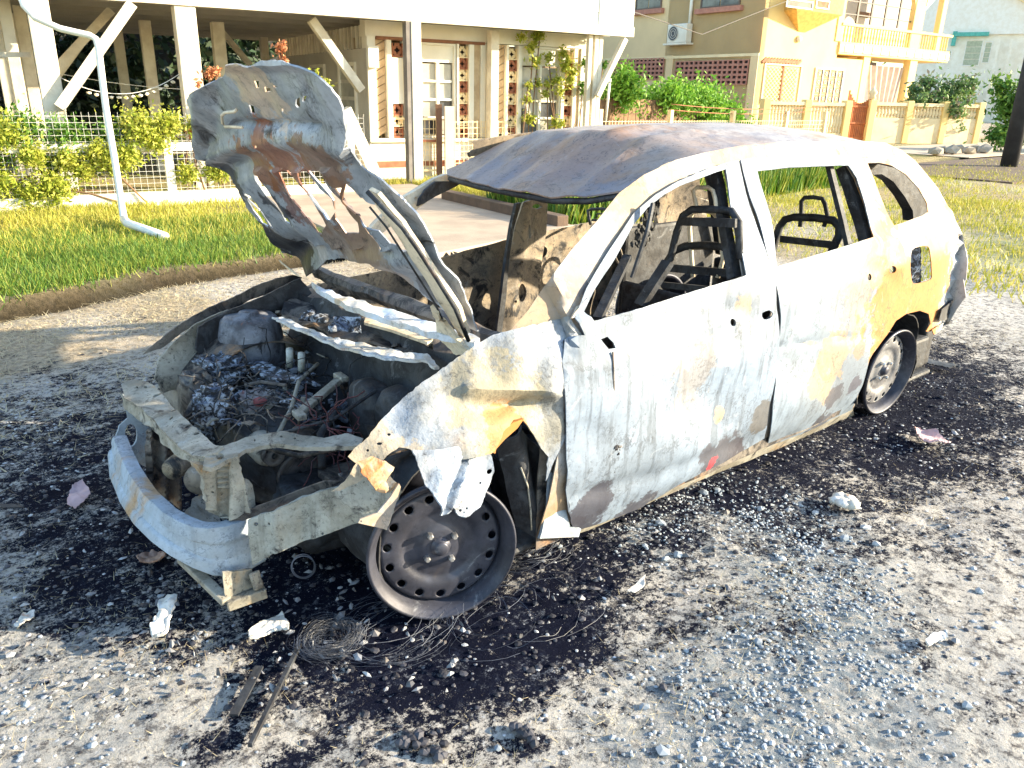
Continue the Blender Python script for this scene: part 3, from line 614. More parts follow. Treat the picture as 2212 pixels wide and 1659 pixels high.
# struts, belts and hanging charred trim in the cabin
k = MB(); k.bar(ony(1290,690,.66), ony(1355,555,.5), .03, .02); k.bar(onx(1382,660,-1.0), onx(1443,566,-1.1), .05, .02); k.tube([onx(1365,600,-.8), onx(1398,500,-.85), onx(1410,440,-.9)], .008); k.build('seat_side_strut', M_black, car)
k = MB()
for a in range(60): q_ = rnd.random(); k.rock(ony(1412-30*q_+rnd.gauss(0,7), 430+q_*100, .30), rnd.uniform(.006,.016), flat=1.5)
k.build('charred_trim', M_black, car, kind='stuff')
k = MB(); k.lathe([(.040,0),(.047,.006),(.054,0),(.047,-.006)], 24, (0,0,0), closed=True); o = k.build('dash_ring', M_far, None, True); o.parent = car; pp = ony(1335,548,-.55); o.location = Vector(pp)-Vector((-1.3,0,0)); o.rotation_euler = (0.3,0,R(70)); o.scale = (1,1,1.5)
# wiper arm stub lying on roof
k = MB(); a, b_ = ony(1726,287,-.1), ony(1828,301,-.1); k.bar(a, b_, .035, .012); k.bar(ony(1752,300,-.1), ony(1790,300,-.1), .03, .02)
tag(k.build('charred_strip', plain('charred_brown', (.06,.03,.03), .8)), 'charred brown metal strip lying loose on top of the car roof', 'metal strip')

# --- wheels
def make_wheel(root_m, disc_m, loc, rz, pxname):
    t = bpy.data.objects.new('wheel', None); COL.objects.link(t); t.parent = car; t.location = (loc[0]+1.3, loc[1], loc[2]); t.rotation_euler = (R(2) if pxname == 'f' else R(-3), 0, rz)
    k = MB(); k.lathe([(.208,.012),(.214,.004),(.212,-.006),(.199,-.012),(.190,-.022),(.187,-.05),(.168,-.075),(.165,-.13),(.187,-.155),(.190,-.18),(.206,-.19),(.212,-.20),(.200,-.196),(.184,-.178),(.182,-.158),(.160,-.13),(.162,-.072),(.181,-.048),(.184,-.018),(.194,-.004),(.203,.006)], 72, closed=True)
    o = k.build('wheel_rim', root_m, None, True); o.parent = t
    hs = [circ(.152*math.cos(a)*1000, .152*math.sin(a)*1000, 12, 13, 10, a) for a in [2*math.pi*(i+.3)/15 for i in range(15)]]+[circ(0,0,26,26,20)]
    V, F = tri2d(circ(0,0,185,185,72), hs, 7)
    def prof(r): return float(np.interp(r, [0,.030,.050,.070,.100,.118,.132,.168,.177,.184], [.0,.0,-.002,-.010,-.012,-.002,.0,-.002,-.014,-.030]))-.030
    VV = [(x/1000, prof(math.hypot(x, y)/1000), y/1000) for x, y in V]
    F = [f if (Vector(VV[f[1]])-Vector(VV[f[0]])).cross(Vector(VV[f[2]])-Vector(VV[f[0]])).y > 0 else f[::-1] for f in F]
    o = mesh_obj('wheel_disc', VV, F, disc_m, None, True); o.parent = t; md = o.modifiers.new('t', 'SOLIDIFY'); md.thickness = .004; md.offset = -1
    k = MB(); k.lathe([(.0,-.012),(.016,-.012),(.020,-.016),(.022,-.024),(.028,-.026),(.031,-.034),(.030,-.06)], 28); o = k.build('hub', root_m, None, True); o.parent = t
    for i in range(4):
        a = R(45+90*i+8); k = MB(); k.lathe([(0,-.014),(.006,-.014),(.009,-.019),(.0095,-.036)], 6, (.05*math.cos(a),0,.05*math.sin(a))); o = k.build('wheel_nut', M_steel, None); o.parent = t
    k = MB(); k.lathe([(.03,-.055),(.13,-.06),(.13,-.075),(.03,-.08)], 32, closed=True); k.tube([(0,-.06,0),(0,-.3,0)], .035, 10); o = k.build('brake_disc', M_black, None); o.parent = t
    return t
wc = ony(957,1194,.79)
make_wheel(M_rim, M_rim, (wc[0], .79, .208), R(-22), 'f')
make_wheel(M_rim, M_rim2, (-2.60, .80, .205), R(-3), 'r')
for (x, y) in ((wc[0], -.78), (-2.6, -.78)):
    t = make_wheel(M_rim, M_rim, (x, y, .207), R(180+(-24 if x > -1 else 0)), 'x')
# inner wheel arches
def arch(cx, y0, y1, r, m):
    wavy('wheel_arch_liner', m, lambda s, t: (cx+r*math.cos(-.3+3.75*s), y0+(y1-y0)*t, .20+r*1.0*math.sin(-.3+3.75*s)), 26, 8, amp=.02)
arch(-2.60, .80, .35, .30, M_black); arch(wc[0]-.10, .70, .45, .25, M_black); arch(wc[0]-.02, -.74, -.42, .31, M_inner)
wavy('wheel_arch_wall', M_black, lambda s, t: (-2.95+.7*s, .36, .08+.5*t), 10, 8, amp=.02)
wavy('wheel_arch_wall', M_black, lambda s, t: (-.45+.45*s, .42, .10+.36*t), 12, 8, amp=.03)
# --- near fender, crumpled
FN = [(1098,719),(1060,728),(1030,745),(990,772),(950,800),(905,832),(860,870),(825,905),(790,948),(765,968),(752,985),(770,1000),(745,1040),(715,1062),(735,1060),(770,1045),(800,1022),(835,985),(862,966),(885,970),(898,985),(905,1005),(940,1000),(1000,985),(1050,975),(1062,965),(1080,930),(1112,908),(1130,905),(1148,935),(1168,968),(1187,988),(1180,1040),(1195,1000),(1214,950),(1212,738),(1252,724),(1233,700),(1228,684)]
def fen_disp(u, v, p):
    d = .030*mn.noise(p*4.5)+.012*mn.noise(p*13)
    e = math.hypot((u-1110)/85, (v-875)/28); d -= .05*math.exp(-e*e)
    d += .020*math.exp(-((v-(845+(u-1000)*.02))/12)**2)*(1000 < u < 1205)
    return d*(1 if u < 1180 else max(0, (1225-u)/45))
sheet('front_fender', FN, side, M_fend, car, [circ(841,938,4,3), circ(820,958,6,3), circ(795,972,3,3)], sp=8, disp=fen_disp, jag=1.5, offs=.012)
FL = [(890,972),(930,975),(985,968),(1050,975),(1060,990),(1066,1020),(1062,1042),(1052,1070),(1038,1095),(1018,1112),(1005,1118),(992,1112),(984,1100),(978,1096),(968,1108),(956,1112),(946,1105),(938,1088),(930,1060),(916,1030),(900,1000)]
def flap_disp(u, v, p): return .018*math.exp(-((u-(985+(v-1040)*-.35))/9)**2)*-1.6+.030*mn.noise(p*9)+.012*mn.noise(p*24)
sheet('fender_flap', FL, lambda u, v: ony(u, v, .95-.0008*(1118-v)), M_flap, car, [circ(1058,1018,4,5), circ(1040,1042,3,2.4), circ(1013,1096,3,3), circ(995,1102,3,3), circ(1003,1106,2,2)], sp=6, disp=flap_disp, jag=1.)
ribbon('fender_bracket', [(1060,962),(1082,930),(1110,912),(1132,905),(1118,925),(1090,950),(1072,970),(1070,980),(1058,975)], lambda u, v: ony(u, v, .84), plain('ochre_rust', OCH, .8, (.35,.16,.05), 20), .01)
# liner + hinge pillar behind fender
sheet('wheel_arch_liner', [(1080,960),(1120,915),(1170,968),(1190,990),(1182,1060),(1178,1100),(1168,1140),(1150,1158),(1120,1140),(1105,1080),(1095,1030)], lambda u, v: ony(u, v, .76), M_black, car, sp=9, disp=lambda u, v, p: .03*math.sin((u-v*.2)*.07)+.01*mn.noise(p*20), th=.006)
stick('liner_rib', [(1125,1010),(1140,1050),(1146,1100),(1148,1145)], .003, M_pale, lambda u, v: ony(u, v, .79), 0)
sheet('hinge_pillar', [(1190,1020),(1212,1030),(1222,1100),(1232,1140),(1255,1142),(1250,1160),(1165,1163),(1170,1150),(1182,1100)], lambda u, v: ony(u, v, .815), M_beam, car, sp=9, th=.01, amp=.004, freq=9)
# --- bumper beam
BT = [(247,945),(256,968),(276,1014),(312,1070),(352,1108),(388,1128),(420,1140),(452,1143),(485,1139),(520,1128),(556,1112)]
BB = [(236,985),(240,1030),(262,1085),(292,1130),(330,1168),(372,1200),(420,1226),(460,1241),(495,1243),(535,1232),(572,1210)]
BTp = [onz(u, v, .315-.003*i) for i, (u, v) in enumerate(BT)]; BBp = []
for (u, v), t in zip(BB, BTp):
    q = min((onz(u, v, z) for z in np.arange(.10,.26,.004)), key=lambda q: math.hypot(q[0]-t[0]-.01, q[1]-t[1])); BBp.append(q)
V = []; n = len(BTp)
nn = []
for i in range(n):
    d = np.array(BTp[min(i+1, n-1)])-np.array(BTp[max(i-1, 0)]); d[2] = 0; nn.append(np.array([-d[1], d[0], 0])/np.linalg.norm(d)*-1)
sg = -1 if nn[3][0] > 0 else 1
def beam_pt(s, t):
    x = s*(n-1); i = min(int(x), n-2); f = x-i
    a = BTp[i]*(1-f)+BTp[i+1]*f; b_ = BBp[i]*(1-f)+BBp[i+1]*f; q = (nn[i]*(1-f)+nn[i+1]*f)*sg
    if t < .16: return a+q*.035*(1-t/.16)-np.array([0,0,.006])*(1-t/.16)
    if t > .90: return b_+q*.03*((t-.90)/.10)
    f2 = (t-.16)/.74; st = .006*(abs(f2-.5) < .2); return a*(1-f2)+b_*f2+q*st
wavy('bumper_beam', M_beam, beam_pt, 60, 24, amp=.002, fr=6, th=.006)
# near crash rail running back to the wheel
RL = [(535,1124),(560,1112),(620,1092),(690,1062),(740,1050),(790,1025),(830,1040),(862,1050),(868,1062),(855,1090),(836,1144),(800,1128),(770,1130),(720,1148),(660,1170),(615,1188),(590,1195),(572,1208),(545,1222),(538,1180)]
def rail_s(u, v): 
    t = np.clip((u-470)/(860-470), 0, 1); return ony(u, v, .44+.30*t**.8)
M_rail = burnt('ashen_crash_rail', (.38,.40,.38), (.25,.25,.22), sootr=(.56,.70), rust=(.32,.2,.1), rustr=(.62,.75), sc=7, bump=.6, speck=.6, streak=.6)
sheet('crash_rail', RL, rail_s, M_rail, car, [circ(553,1132,5,4), circ(583,1129,3,3), circ(538,1190,3,3), circ(697,1152,3,3), circ(570,1210,2,2)], sp=8, th=.01, disp=lambda u, v, p: .012*math.exp(-((u-592+(v-1100)*-.1)/12)**2)-.01*math.exp(-((u-655)/14)**2)+.006*mn.noise(p*12), jag=1)
sheet('crash_rail_top', [(480,1142),(560,1112),(620,1092),(690,1062),(740,1040),(700,1040),(650,1058),(590,1082),(540,1100),(500,1118)], lambda u, v: ony(u, v, .40+.25*np.clip((u-470)/390, 0, 1)), M_inner, car, sp=10, th=.008)
sheet('torn_bracket', [(773,1000),(800,985),(838,1000),(850,1008),(845,1030),(862,1050),(842,1065),(815,1062),(800,1040),(782,1022)], lambda u, v: ony(u, v, .82), burnt('rusty_bracket', (.45,.28,.14), (.5,.42,.32), rust=(.40,.14,.05), rustr=(.45,.6), sc=14, bump=1.), car, [circ(840,1054,3,3), circ(822,1046,2,2)], sp=6, disp=lambda u, v, p: .005*math.sin((u+v)*.18), jag=1.5)
sheet('torn_bracket', [(862,1044),(866,1052),(854,1092),(836,1144),(774,1130),(778,1122),(815,1108),(845,1072)], lambda u, v: ony(u, v, .85), M_shell, car, [circ(780,1126,2,2)], sp=7)
# lower tow bracket and brace
k = MB()
def P3(u, v, y): return Vector(ony(u, v, y))
k.bar(P3(392,1205,.30), P3(490,1300,.50), .03, .02); k.bar(P3(490,1308,.50), P3(575,1278,.52), .025, .03); k.bar(P3(560,1272,.52), P3(548,1235,.5), .03, .012); k.build('tow_bracket', M_pale, car, bev=.004)
sheet('tow_bracket_plate', [(482,1238),(545,1230),(553,1275),(552,1290),(492,1308),(484,1280)], lambda u, v: ony(u, v, .49), M_pale, car, sp=9, th=.008, amp=.006, freq=14)
# --- radiator support
US = [(262,832),(280,824),(318,822),(340,842),(368,873),(400,905),(430,932),(458,955),(482,966),(470,978),(442,988),(415,985),(390,965),(362,938),(330,905),(312,890),(292,870),(268,858)]
def us(u, v): t = np.clip((u-262)/220, 0, 1); return onz(u, v, .455+.035*t)
slots = [circ(315,839,4,2.5), circ(338,856,8,3,rot=-.2), circ(376,886,9,2,rot=-.7), circ(405,921,6,1.6,rot=-.2), circ(425,938,7,1.6,rot=-.2), circ(297,840,2.5,2), circ(370,905,5,1.5,rot=-.5)]
sheet('radiator_support', US, us, M_pale, car, slots, sp=7, th=.01, disp=lambda u, v, p: .010*mn.noise(p*14), jag=1.)
sheet('support_lip', [(262,855),(292,870),(312,890),(330,905),(362,938),(390,965),(415,985),(442,988),(444,1000),(410,1000),(380,982),(350,955),(320,922),(300,905),(285,892),(268,885)], lambda u, v: ony(u, v, -.38+.8*np.clip((u-262)/190, 0, 1)), M_pale, car, sp=8, th=.006, amp=.01, freq=14, jag=2)
sheet('lamp_bracket', [(262,850),(285,868),(318,915),(334,960),(331,1012),(322,1015),(300,1000),(256,985),(248,945),(258,920),(276,905),(272,885)], lambda u, v: ony(u, v, -.44), M_beam, car, [circ(283,940,14,24), circ(262,915,2,2), circ(310,938,2,2), circ(296,975,2,2), circ(317,965,2,2)], sp=7, th=.008, disp=lambda u, v, p: .02*mn.noise(p*9), jag=1)
sheet('lamp_bracket', [(444,985),(478,964),(510,952),(560,938),(610,934),(660,942),(700,944),(745,935),(785,945),(780,962),(700,966),(640,962),(560,962),(530,968),(510,985),(480,996),(456,1008),(438,1005)], lambda u, v: onz(u, v, .485), M_pale, car, [circ(475,985,9,6), circ(608,946,3,2), circ(637,948,3,2), circ(550,950,2,2)], sp=7, th=.012, amp=.006, freq=12, jag=.8)
sheet('support_column', [(438,1005),(470,1000),(515,985),(520,1020),(532,1060),(540,1108),(500,1122),(478,1128),(470,1105),(448,1085),(446,1040)], lambda u, v: ony(u, v, .42+.03*math.sin(u*.05)), M_pale, car, [circ(477,1028,2.5,2.5), circ(481,1050,4,4), circ(463,1078,3,3), circ(455,1062,2,2)], sp=7, th=.03, disp=lambda u, v, p: .014*math.sin(u*.14)+.01*mn.noise(p*12), jag=1.)
sheet('support_column', [(316,925),(350,935),(372,950),(388,1000),(392,1060),(388,1098),(350,1075),(330,1060),(330,1010),(322,960)], lambda u, v: ony(u, v, -.10), M_inner, car, sp=7, th=.02, disp=lambda u, v, p: .02*math.sin(u*.2), jag=1)
sheet('fan_plate', [(388,1110),(440,1075),(470,1100),(478,1130),(440,1138),(410,1128)], lambda u, v: onz(u, v, .22), M_pale, car, sp=8, th=.01, amp=.03, freq=16, jag=2)
for (u, v, y, rr) in ((378,1010,.05,.035),(432,1035,.2,.045)):
    k = MB(); k.lathe([(0,.02),(rr*.9,.02),(rr,.0),(rr,-.05),(0,-.05)], 18, (0,0,0)); o = k.build('pulley', M_far if rr < .04 else M_inner, None, True); o.parent = car; o.location = P3(u, v, y)+Vector((1.3,0,0)); o.rotation_euler = (0,0,R(-50))
# --- cowl and firewall lips
def zpl(z): return lambda u, v: onz(u, v, z)
Q = lambda L: [(259+x*.3906, 535.7+y*.3906) for x, y in L]
sheet('cowl_panel', Q([(1060,190),(1120,215),(1250,265),(1500,340),(1740,420),(1870,450),(1990,500),(1960,525),(1880,500),(1740,470),(1500,400),(1250,310),(1130,250)]), zpl(.72), burnt('ash_blue_cowl', (.62,.68,.78), (.55,.52,.48), sc=6, bump=.6, rust=(.45,.33,.2), rustr=(.55,.7)), car, sp=7, th=.02, disp=lambda u, v, p: .01*mn.noise(p*20), jag=1)
sheet('firewall_lip', Q([(840,378),(900,380),(1000,425),(1150,485),(1300,520),(1450,548),(1600,575),(1700,590),(1740,620),(1768,660),(1740,665),(1705,625),(1600,618),(1450,605),(1300,570),(1150,520),(1000,455),(900,410)]), zpl(.63), burnt('ash_lip', (.62,.66,.72), (.56,.50,.42), sc=8, bump=.8, speck=.5), car, [Q([(x,y),(x+14,y+4),(x+14,y+10),(x,y+8)]) for x, y in ((1050,462),(1130,492),(1220,518),(1330,545))], sp=6, th=.008, disp=lambda u, v, p: .008*mn.noise(p*25), jag=1.)
sheet('cowl_tray', Q([(860,370),(1060,200),(1130,255),(1300,330),(1500,405),(1740,475),(1900,520),(1800,640),(1740,600),(1600,570),(1300,515),(1000,420)]), zpl(.60), M_inner, car, sp=8, th=.01, disp=lambda u, v, p: .03*mn.noise(p*9)+.012*mn.noise(p*30), jag=1)
sheet('cowl_trim', Q([(1360,380),(1720,480),(1730,510),(1700,520),(1500,450),(1350,410)]), zpl(.66), M_frame, car, sp=8, th=.01)
for i, (u, v, r_) in enumerate(((1040,380,.03),(1060,360,.02),(1100,390,.03),(1130,400,.02),(1180,440,.025),(1200,420,.02))):
    k = MB(); k.rock(onz(259+u*.3906, 535.7+v*.3906, .64), r_); k.build('melted_lump', M_blue, car, True)
wavy('melted_panel', M_blue, lambda s, t: np.array(onz(259+(1190+150*s)*.3906, 535.7+(470-100*t)*.3906, .65+.05*t)), 8, 8, amp=.02, fr=14)
for (x, y) in ((1720,450),(1860,420)):
    k = MB(); k.tube([onz(259+x*.3906, 535.7+y*.3906, .70), onz(259+x*.3906, 535.7+(y+110)*.3906, .62)], .008); k.build('cowl_stay', M_pale, car, True)
# --- far fender and inner apron
sheet('front_fender', Q([(130,592),(170,550),(260,470),(420,370),(600,280),(740,210),(860,165),(960,150),(1010,165),(960,215),(860,240),(700,290),(640,340),(480,400),(340,470),(240,545)]), lambda u, v: ony(u, v, -.70), M_inner, car, sp=8, th=.008, disp=lambda u, v, p: .02*mn.noise(p*8), jag=.8)
sheet('inner_apron', Q([(190,720),(215,620),(300,520),(420,430),(600,345),(640,350),(560,420),(520,520),(520,640),(440,700),(300,780),(235,800)]), lambda u, v: ony(u, v, -.62), M_pale, car, sp=8, th=.01, disp=lambda u, v, p: .03*mn.noise(p*6), jag=1)
sheet('inner_apron', Q([(440,440),(620,345),(860,240),(1000,170),(1060,250),(900,380),(860,560),(800,640),(500,660),(420,560)]), lambda u, v: ony(u, v, -.58), M_black, car, sp=9, th=.01, disp=lambda u, v, p: .03*mn.noise(p*6), jag=1)
k = MB(); k.lathe([(0,.085),(.03,.085),(.035,.075),(.075,.07),(.09,.055),(.10,.0),(.11,-.12)], 20, (0,0,0), 'z'); o = k.build('strut_tower', burnt('ash_strut', (.20,.215,.26), (.07,.07,.085), sc=9, bump=1., sootr=(.52,.66)), None, True); o.parent = car; o.location = Vector(onz(259+720*.3906, 535.7+440*.3906, .54))+Vector((1.3,0,-.02)); o.scale = (1.2,1.2,1)
wavy('strut_tower', M_inner, lambda s, t: (-.16+.34*s, .56+.06*t, .15+.36*(1-.3*s)), 10, 8, amp=.03)
# --- engine
def lump(name, c, s, m, amp=.35, fr=3., seed=0, n=40):
    V = []; Fc = []; c = Vector(c)
    for i in range(n+1):
        for j in range(n):
            th_ = math.pi*i/n; ph = 2*math.pi*j/n; d = Vector((math.sin(th_)*math.cos(ph), math.sin(th_)*math.sin(ph), math.cos(th_)))
            q = Vector([math.copysign(abs(a)**.6, a) for a in d]); k_ = 1+amp*.5*mn.fractal(d*fr*.6+Vector((seed,0,0)), .9, 2., 3)
            V.append(c+Vector((q.x*s[0], q.y*s[1], q.z*s[2]))*k_)
    for i in range(n):
        for j in range(n): Fc.append((i*n+j, (i+1)*n+j, (i+1)*n+(j+1) % n, i*n+(j+1) % n))
    return mesh_obj(name, V, Fc, m, car, True)
E3 = lambda x, y, z: Vector(onz(259+x*.3906, 535.7+y*.3906, z))
lump('engine_block', (.10,-.10,.24), (.16,.26,.15), M_black, .35, 3, 1)
lump('gearbox', (.08,.28,.16), (.16,.14,.10), M_black, .35, 3, 2)
lump('alternator', E3(520,870,.42), (.06,.05,.06), M_blue, .6, 4, 3)
lump('cylinder_head', E3(560,670,.44), (.07,.10,.04), M_blue, .8, 5, 4)
lump('melted_manifold', E3(780,880,.38), (.06,.06,.055), burnt('grey_melt', (.40,.40,.43), (.28,.22,.22), sc=16, bump=1., sootr=(.55,.68), rust=(.3,.1,.1), rustr=(.6,.7)), .8, 5, 5)
lump('power_steering_pump', E3(430,820,.38), (.05,.07,.09), M_inner, .4, 4, 6)
lump('brake_servo', (-.13,.22,.42), (.06,.10,.10), M_black, .1, 2, 7)
lump('melted_casing', E3(620,620,.42), (.05,.06,.03), M_blue, .9, 6, 8)
lump('ash_heap', E3(830,1150,.20), (.10,.10,.05), M_blue, .9, 6, 9)
lump('ash_heap', E3(560,1000,.28), (.08,.08,.06), M_blue, .9, 6, 10)
sheet('valve_cover', Q([(690,635),(740,625),(830,640),(960,700),(1110,745),(1000,745),(860,735),(780,700)]), zpl(.46), M_blue, car, sp=5, th=.01, disp=lambda u, v, p: .012*mn.noise(p*14), jag=1)
k = MB()
for (x, y) in ((940,655),(1005,680)):
    b0 = E3(x, y, .46); k.tube([b0, b0+Vector((.0,.01,.07))], .013, 10)
k.build('intake_stub', burnt('alloy_stub', (.5,.52,.5), (.3,.32,.3), sc=20), car, True)
k = MB(); k.bar(E3(985,920,.46), E3(1225,720,.47), .03, .018); k.bar(E3(975,905,.46), E3(1010,940,.46), .03, .02); k.bar(E3(1200,700,.475), E3(1245,730,.475), .03, .02); k.build('engine_brace', M_pale, car, bev=.004)
k = MB(); k.bar(E3(1230,740,.44), E3(1310,920,.30), .03, .02); k.build('engine_rod', M_inner, car); k = MB(); k.tube([E3(690,760,.46), E3(780,740,.47), E3(920,760,.47)], .006); k.tube([E3(600,920,.40), E3(605,1020,.34)], .006); k.tube([E3(990,940,.44), E3(992,1020,.36), E3(1000,1150,.25)], .005); k.build('engine_rod', M_inner, car, kind='stuff')
k = MB()
for i in range(500):
    u = rnd.uniform(400,1350); v = rnd.uniform(560,1020); z = .40-.0003*(v-600)+rnd.gauss(0,.03); k.rock(E3(u, v, z-.02), rnd.uniform(.005,.020))
k.build('burnt_engine_debris', leafmat('engine_debris', [(.02,.02,.03),(.05,.06,.09),(.30,.34,.42),(.60,.66,.76),(.10,.11,.14),(.16,.11,.09)], 0), car, kind='stuff')
k = MB()
for i in range(300):
    u = rnd.uniform(300,1060)+300; v = rnd.uniform(1050,1280); k.rock(E3(u, v, .12+rnd.uniform(0,.06)), rnd.uniform(.005,.02))
k.build('burnt_engine_debris', leafmat('engine_debris2', [(.02,.02,.03),(.03,.035,.05),(.06,.07,.11),(.40,.45,.55)], 0), car, kind='stuff')
def wires(name, n, f, r, m, L=6, wob=.03):
    k = MB()
    for i in range(n):
        p = Vector(f()); d = Vector((rnd.gauss(0,1), rnd.gauss(0,1), rnd.gauss(0,.5))).normalized(); pts = [p]
        for j in range(L): d = (d+Vector((rnd.gauss(0,.5), rnd.gauss(0,.5), rnd.gauss(-.05,.4)))).normalized(); p = p+d*wob; pts.append(p)
        k.tube(pts, r, 4)
    return k.build(name, m, car, True, kind='stuff')
wires('burnt_wiring', 60, lambda: E3(rnd.uniform(450,1250), rnd.uniform(560,950), .44), .0022, M_black)
wires('burnt_wiring', 34, lambda: E3(rnd.uniform(480,980), rnd.uniform(640,950), .45), .002, M_inner)
wires('reddish_wiring', 14, lambda: E3(rnd.uniform(1080,1260), rnd.uniform(930,1010), .47), .002, M_red, 5)
wires('reddish_wiring', 10, lambda: E3(rnd.uniform(1150,1230), rnd.uniform(1080,1230), .35), .002, M_red, 5)
lump('red_cap', E3(775,850,.43), (.02,.02,.012), plain('dull_red', (.35,.10,.10), .8), .3, 3, 3)
# recognisable burnt engine parts
k = MB(); k.box((-.06,-.30,.22), (.16,.10,.36)); k.build('engine_block', M_black, car, bev=.02)
k = MB(); k.box((-.03,-.28,.36), (.07,.06,.42)); k.box((-.035,-.285,.362), (.075,.065,.372)); k.build('cam_cover', M_blue, car, bev=.012)
for i in range(4):
    y = -.24+.085*i; k = MB(); k.tube([(.06,y,.36),(.13,y-.01,.39),(.19,y,.35),(.21,y+.02,.26)], .019, 10); k.build('intake_runner', M_inner if i % 2 else M_blue, car, True)
for i in range(5): k = MB(); k.tube([(.02,-.26+.07*i,.42),(.02,-.26+.07*i,.437)], .009, 6); k.build('cover_bolt', M_pale, car)
k = MB(); k.lathe([(0,.05),(.03,.05),(.045,.045),(.05,.03),(.05,-.03),(.045,-.045),(0,-.05)], 20, (0,0,0), 'y'); o = k.build('alternator_case', M_pale, None, True); o.parent = car; o.location = (1.3+.20,.10,.33)
for rr_, y_, z_, x_ in ((.07,.16,.24,.12),(.045,.165,.36,.10),(.035,.165,.33,.20)):
    k = MB(); k.lathe([(.01,.012),(rr_*.5,.006),(rr_*.8,.004),(rr_,.012),(rr_,-.012),(rr_*.8,-.004),(.01,-.006)], 24, (0,0,0)); o = k.build('belt_pulley', M_inner, None, True); o.parent = car; o.location = (1.3+x_, y_, z_)
k = MB(); k.box((-.05,.26,.26), (.10,.44,.285)); k.box((-.05,.26,.285), (-.04,.44,.32)); k.build('battery_tray', M_inner, car, bev=.004)
k = MB(); k.lathe([(0,.04),(.07,.035),(.095,.01),(.10,-.03)], 24, (0,0,0), 'y'); o = k.build('brake_booster', M_black, None, True); o.parent = car; o.location = (1.3-.12,.38,.45); o.rotation_euler = (0,0,R(-90))
for pts, r_, m_ in ((((-.05,.12,.40),(.0,.2,.43),(.08,.26,.40),(.12,.34,.33)), .014, M_black), (((.05,-.34,.38),(.14,-.38,.42),(.26,-.30,.40),(.34,-.18,.38)), .016, M_inner), (((-.10,-.1,.50),(.0,-.05,.47),(.1,.1,.44),(.2,.2,.40)), .007, M_pale), (((-.1,.3,.52),(.05,.3,.46),(.2,.22,.42)), .006, M_black), (((.3,.3,.44),(.2,.36,.40),(.1,.42,.42)), .009, M_inner)):
    k = MB(); k.tube(pts, r_, 8); k.build('burnt_hose', m_, car, True)
for i in range(26):
    c = Vector(E3(rnd.uniform(430,1220), rnd.uniform(580,980), rnd.uniform(.36,.46))); a_ = rnd.random()*6.3; w_, h_ = rnd.uniform(.015,.05), rnd.uniform(.008,.02); tl = rnd.uniform(-.6,.6)
    ex, ey = Vector((math.cos(a_), math.sin(a_), tl))*w_, Vector((-math.sin(a_), math.cos(a_), rnd.uniform(-.4,.4)))*h_
    mid = c+Vector((0,0,rnd.uniform(-.01,.012)))
    k = MB(); k.add([c-ex-ey, c-ex+ey, mid+ey*.7, mid-ey*.8, c+ex*.8+ey*1.2, c+ex-ey*.6], [(0,3,2,1),(3,5,4,2)]); o = k.build('bent_bracket', (M_inner, M_pale, M_blue, M_black)[i % 4], car); md = o.modifiers.new('t', 'SOLIDIFY'); md.thickness = .004
# --- bonnet, raised: plane hinged along y at x=-.30,z=.74, opened about 58 degrees
HA = R(58); HN = np.array([math.sin(HA), 0, -math.cos(HA)]); HD = HN@np.array([-.30, 0, .74])
H = lambda L: [(380+x*.3957, 86.4+y*.3957) for x, y in L]
def hood_s(u, v):
    p = on(u, v, HN, HD); return p
HO = H([(300,120),(350,112),(430,125),(480,100),(550,95),(640,115),(730,160),(800,210),(850,260),(890,330),(915,400),(930,480),(950,570),(975,650),(1000,695),(1060,730),(1120,770),(1180,830),(1240,900),(1300,950),(1360,1040),(1450,1180),(1540,1320),(1600,1450),(1650,1590),(1560,1570),(1500,1500),(1440,1440),(1360,1390),(1270,1330),(1170,1250),(1080,1200),(1000,1190),(900,1190),(820,1200),(760,1260),(700,1300),(620,1230),(545,1190),(530,1130),(480,1020),(400,930),(340,820),(270,730),(200,660),(140,620),(125,540),(120,440),(110,360),(75,320),(110,270),(170,240),(260,200)])
HH = [H(a) for a in ([(408,706),(440,704),(475,720),(520,790),(570,870),(620,950),(650,1000),(640,1012),(600,990),(540,900),(480,820),(430,750)],
 [(348,775),(372,768),(400,830),(450,920),(500,1000),(508,1020),(470,1000),(420,930),(370,840)], [(400,810),(430,830),(500,930),(550,1015),(530,1012),(470,930)],
 [(585,705),(610,705),(700,810),(760,910),(820,1010),(815,1045),(780,1020),(720,930),(650,820)],
 [(690,705),(720,706),(790,810),(850,870),(880,930),(870,965),(820,930),(760,850),(720,780)], [(730,706),(800,708),(815,760),(850,830),(920,900),(990,1000),(995,1060),(950,1040),(890,960),(860,880),(800,800)],
 [(615,705),(640,702),(710,790),(740,850),(715,830),(660,770)],
 [(868,785),(880,772),(925,790),(935,840),(932,875),(900,855),(880,820)],
 [(935,780),(955,770),(985,815),(1060,860),(1110,890),(1150,940),(1210,1010),(1260,1080),(1292,1128),(1230,1120),(1180,1100),(1120,1030),(1050,990),(1000,950),(970,900),(945,850)],
 [(1010,1005),(1060,1030),(1130,1080),(1152,1108),(1150,1125),(1110,1105),(1050,1060)],
 [(420,225),(452,225),(448,268),(430,270)], [(480,258),(515,258),(512,285),(485,290)], [(535,245),(558,248),(552,262),(536,258)], [(660,320),(685,308),(682,330),(690,350),(672,368),(660,350)], [(700,300),(716,304),(712,335),(698,330)], [(398,352),(425,360),(425,412),(405,402)], [(575,375),(586,375),(582,400),(576,398)], [(470,545),(480,545),(478,570),(471,568)])]
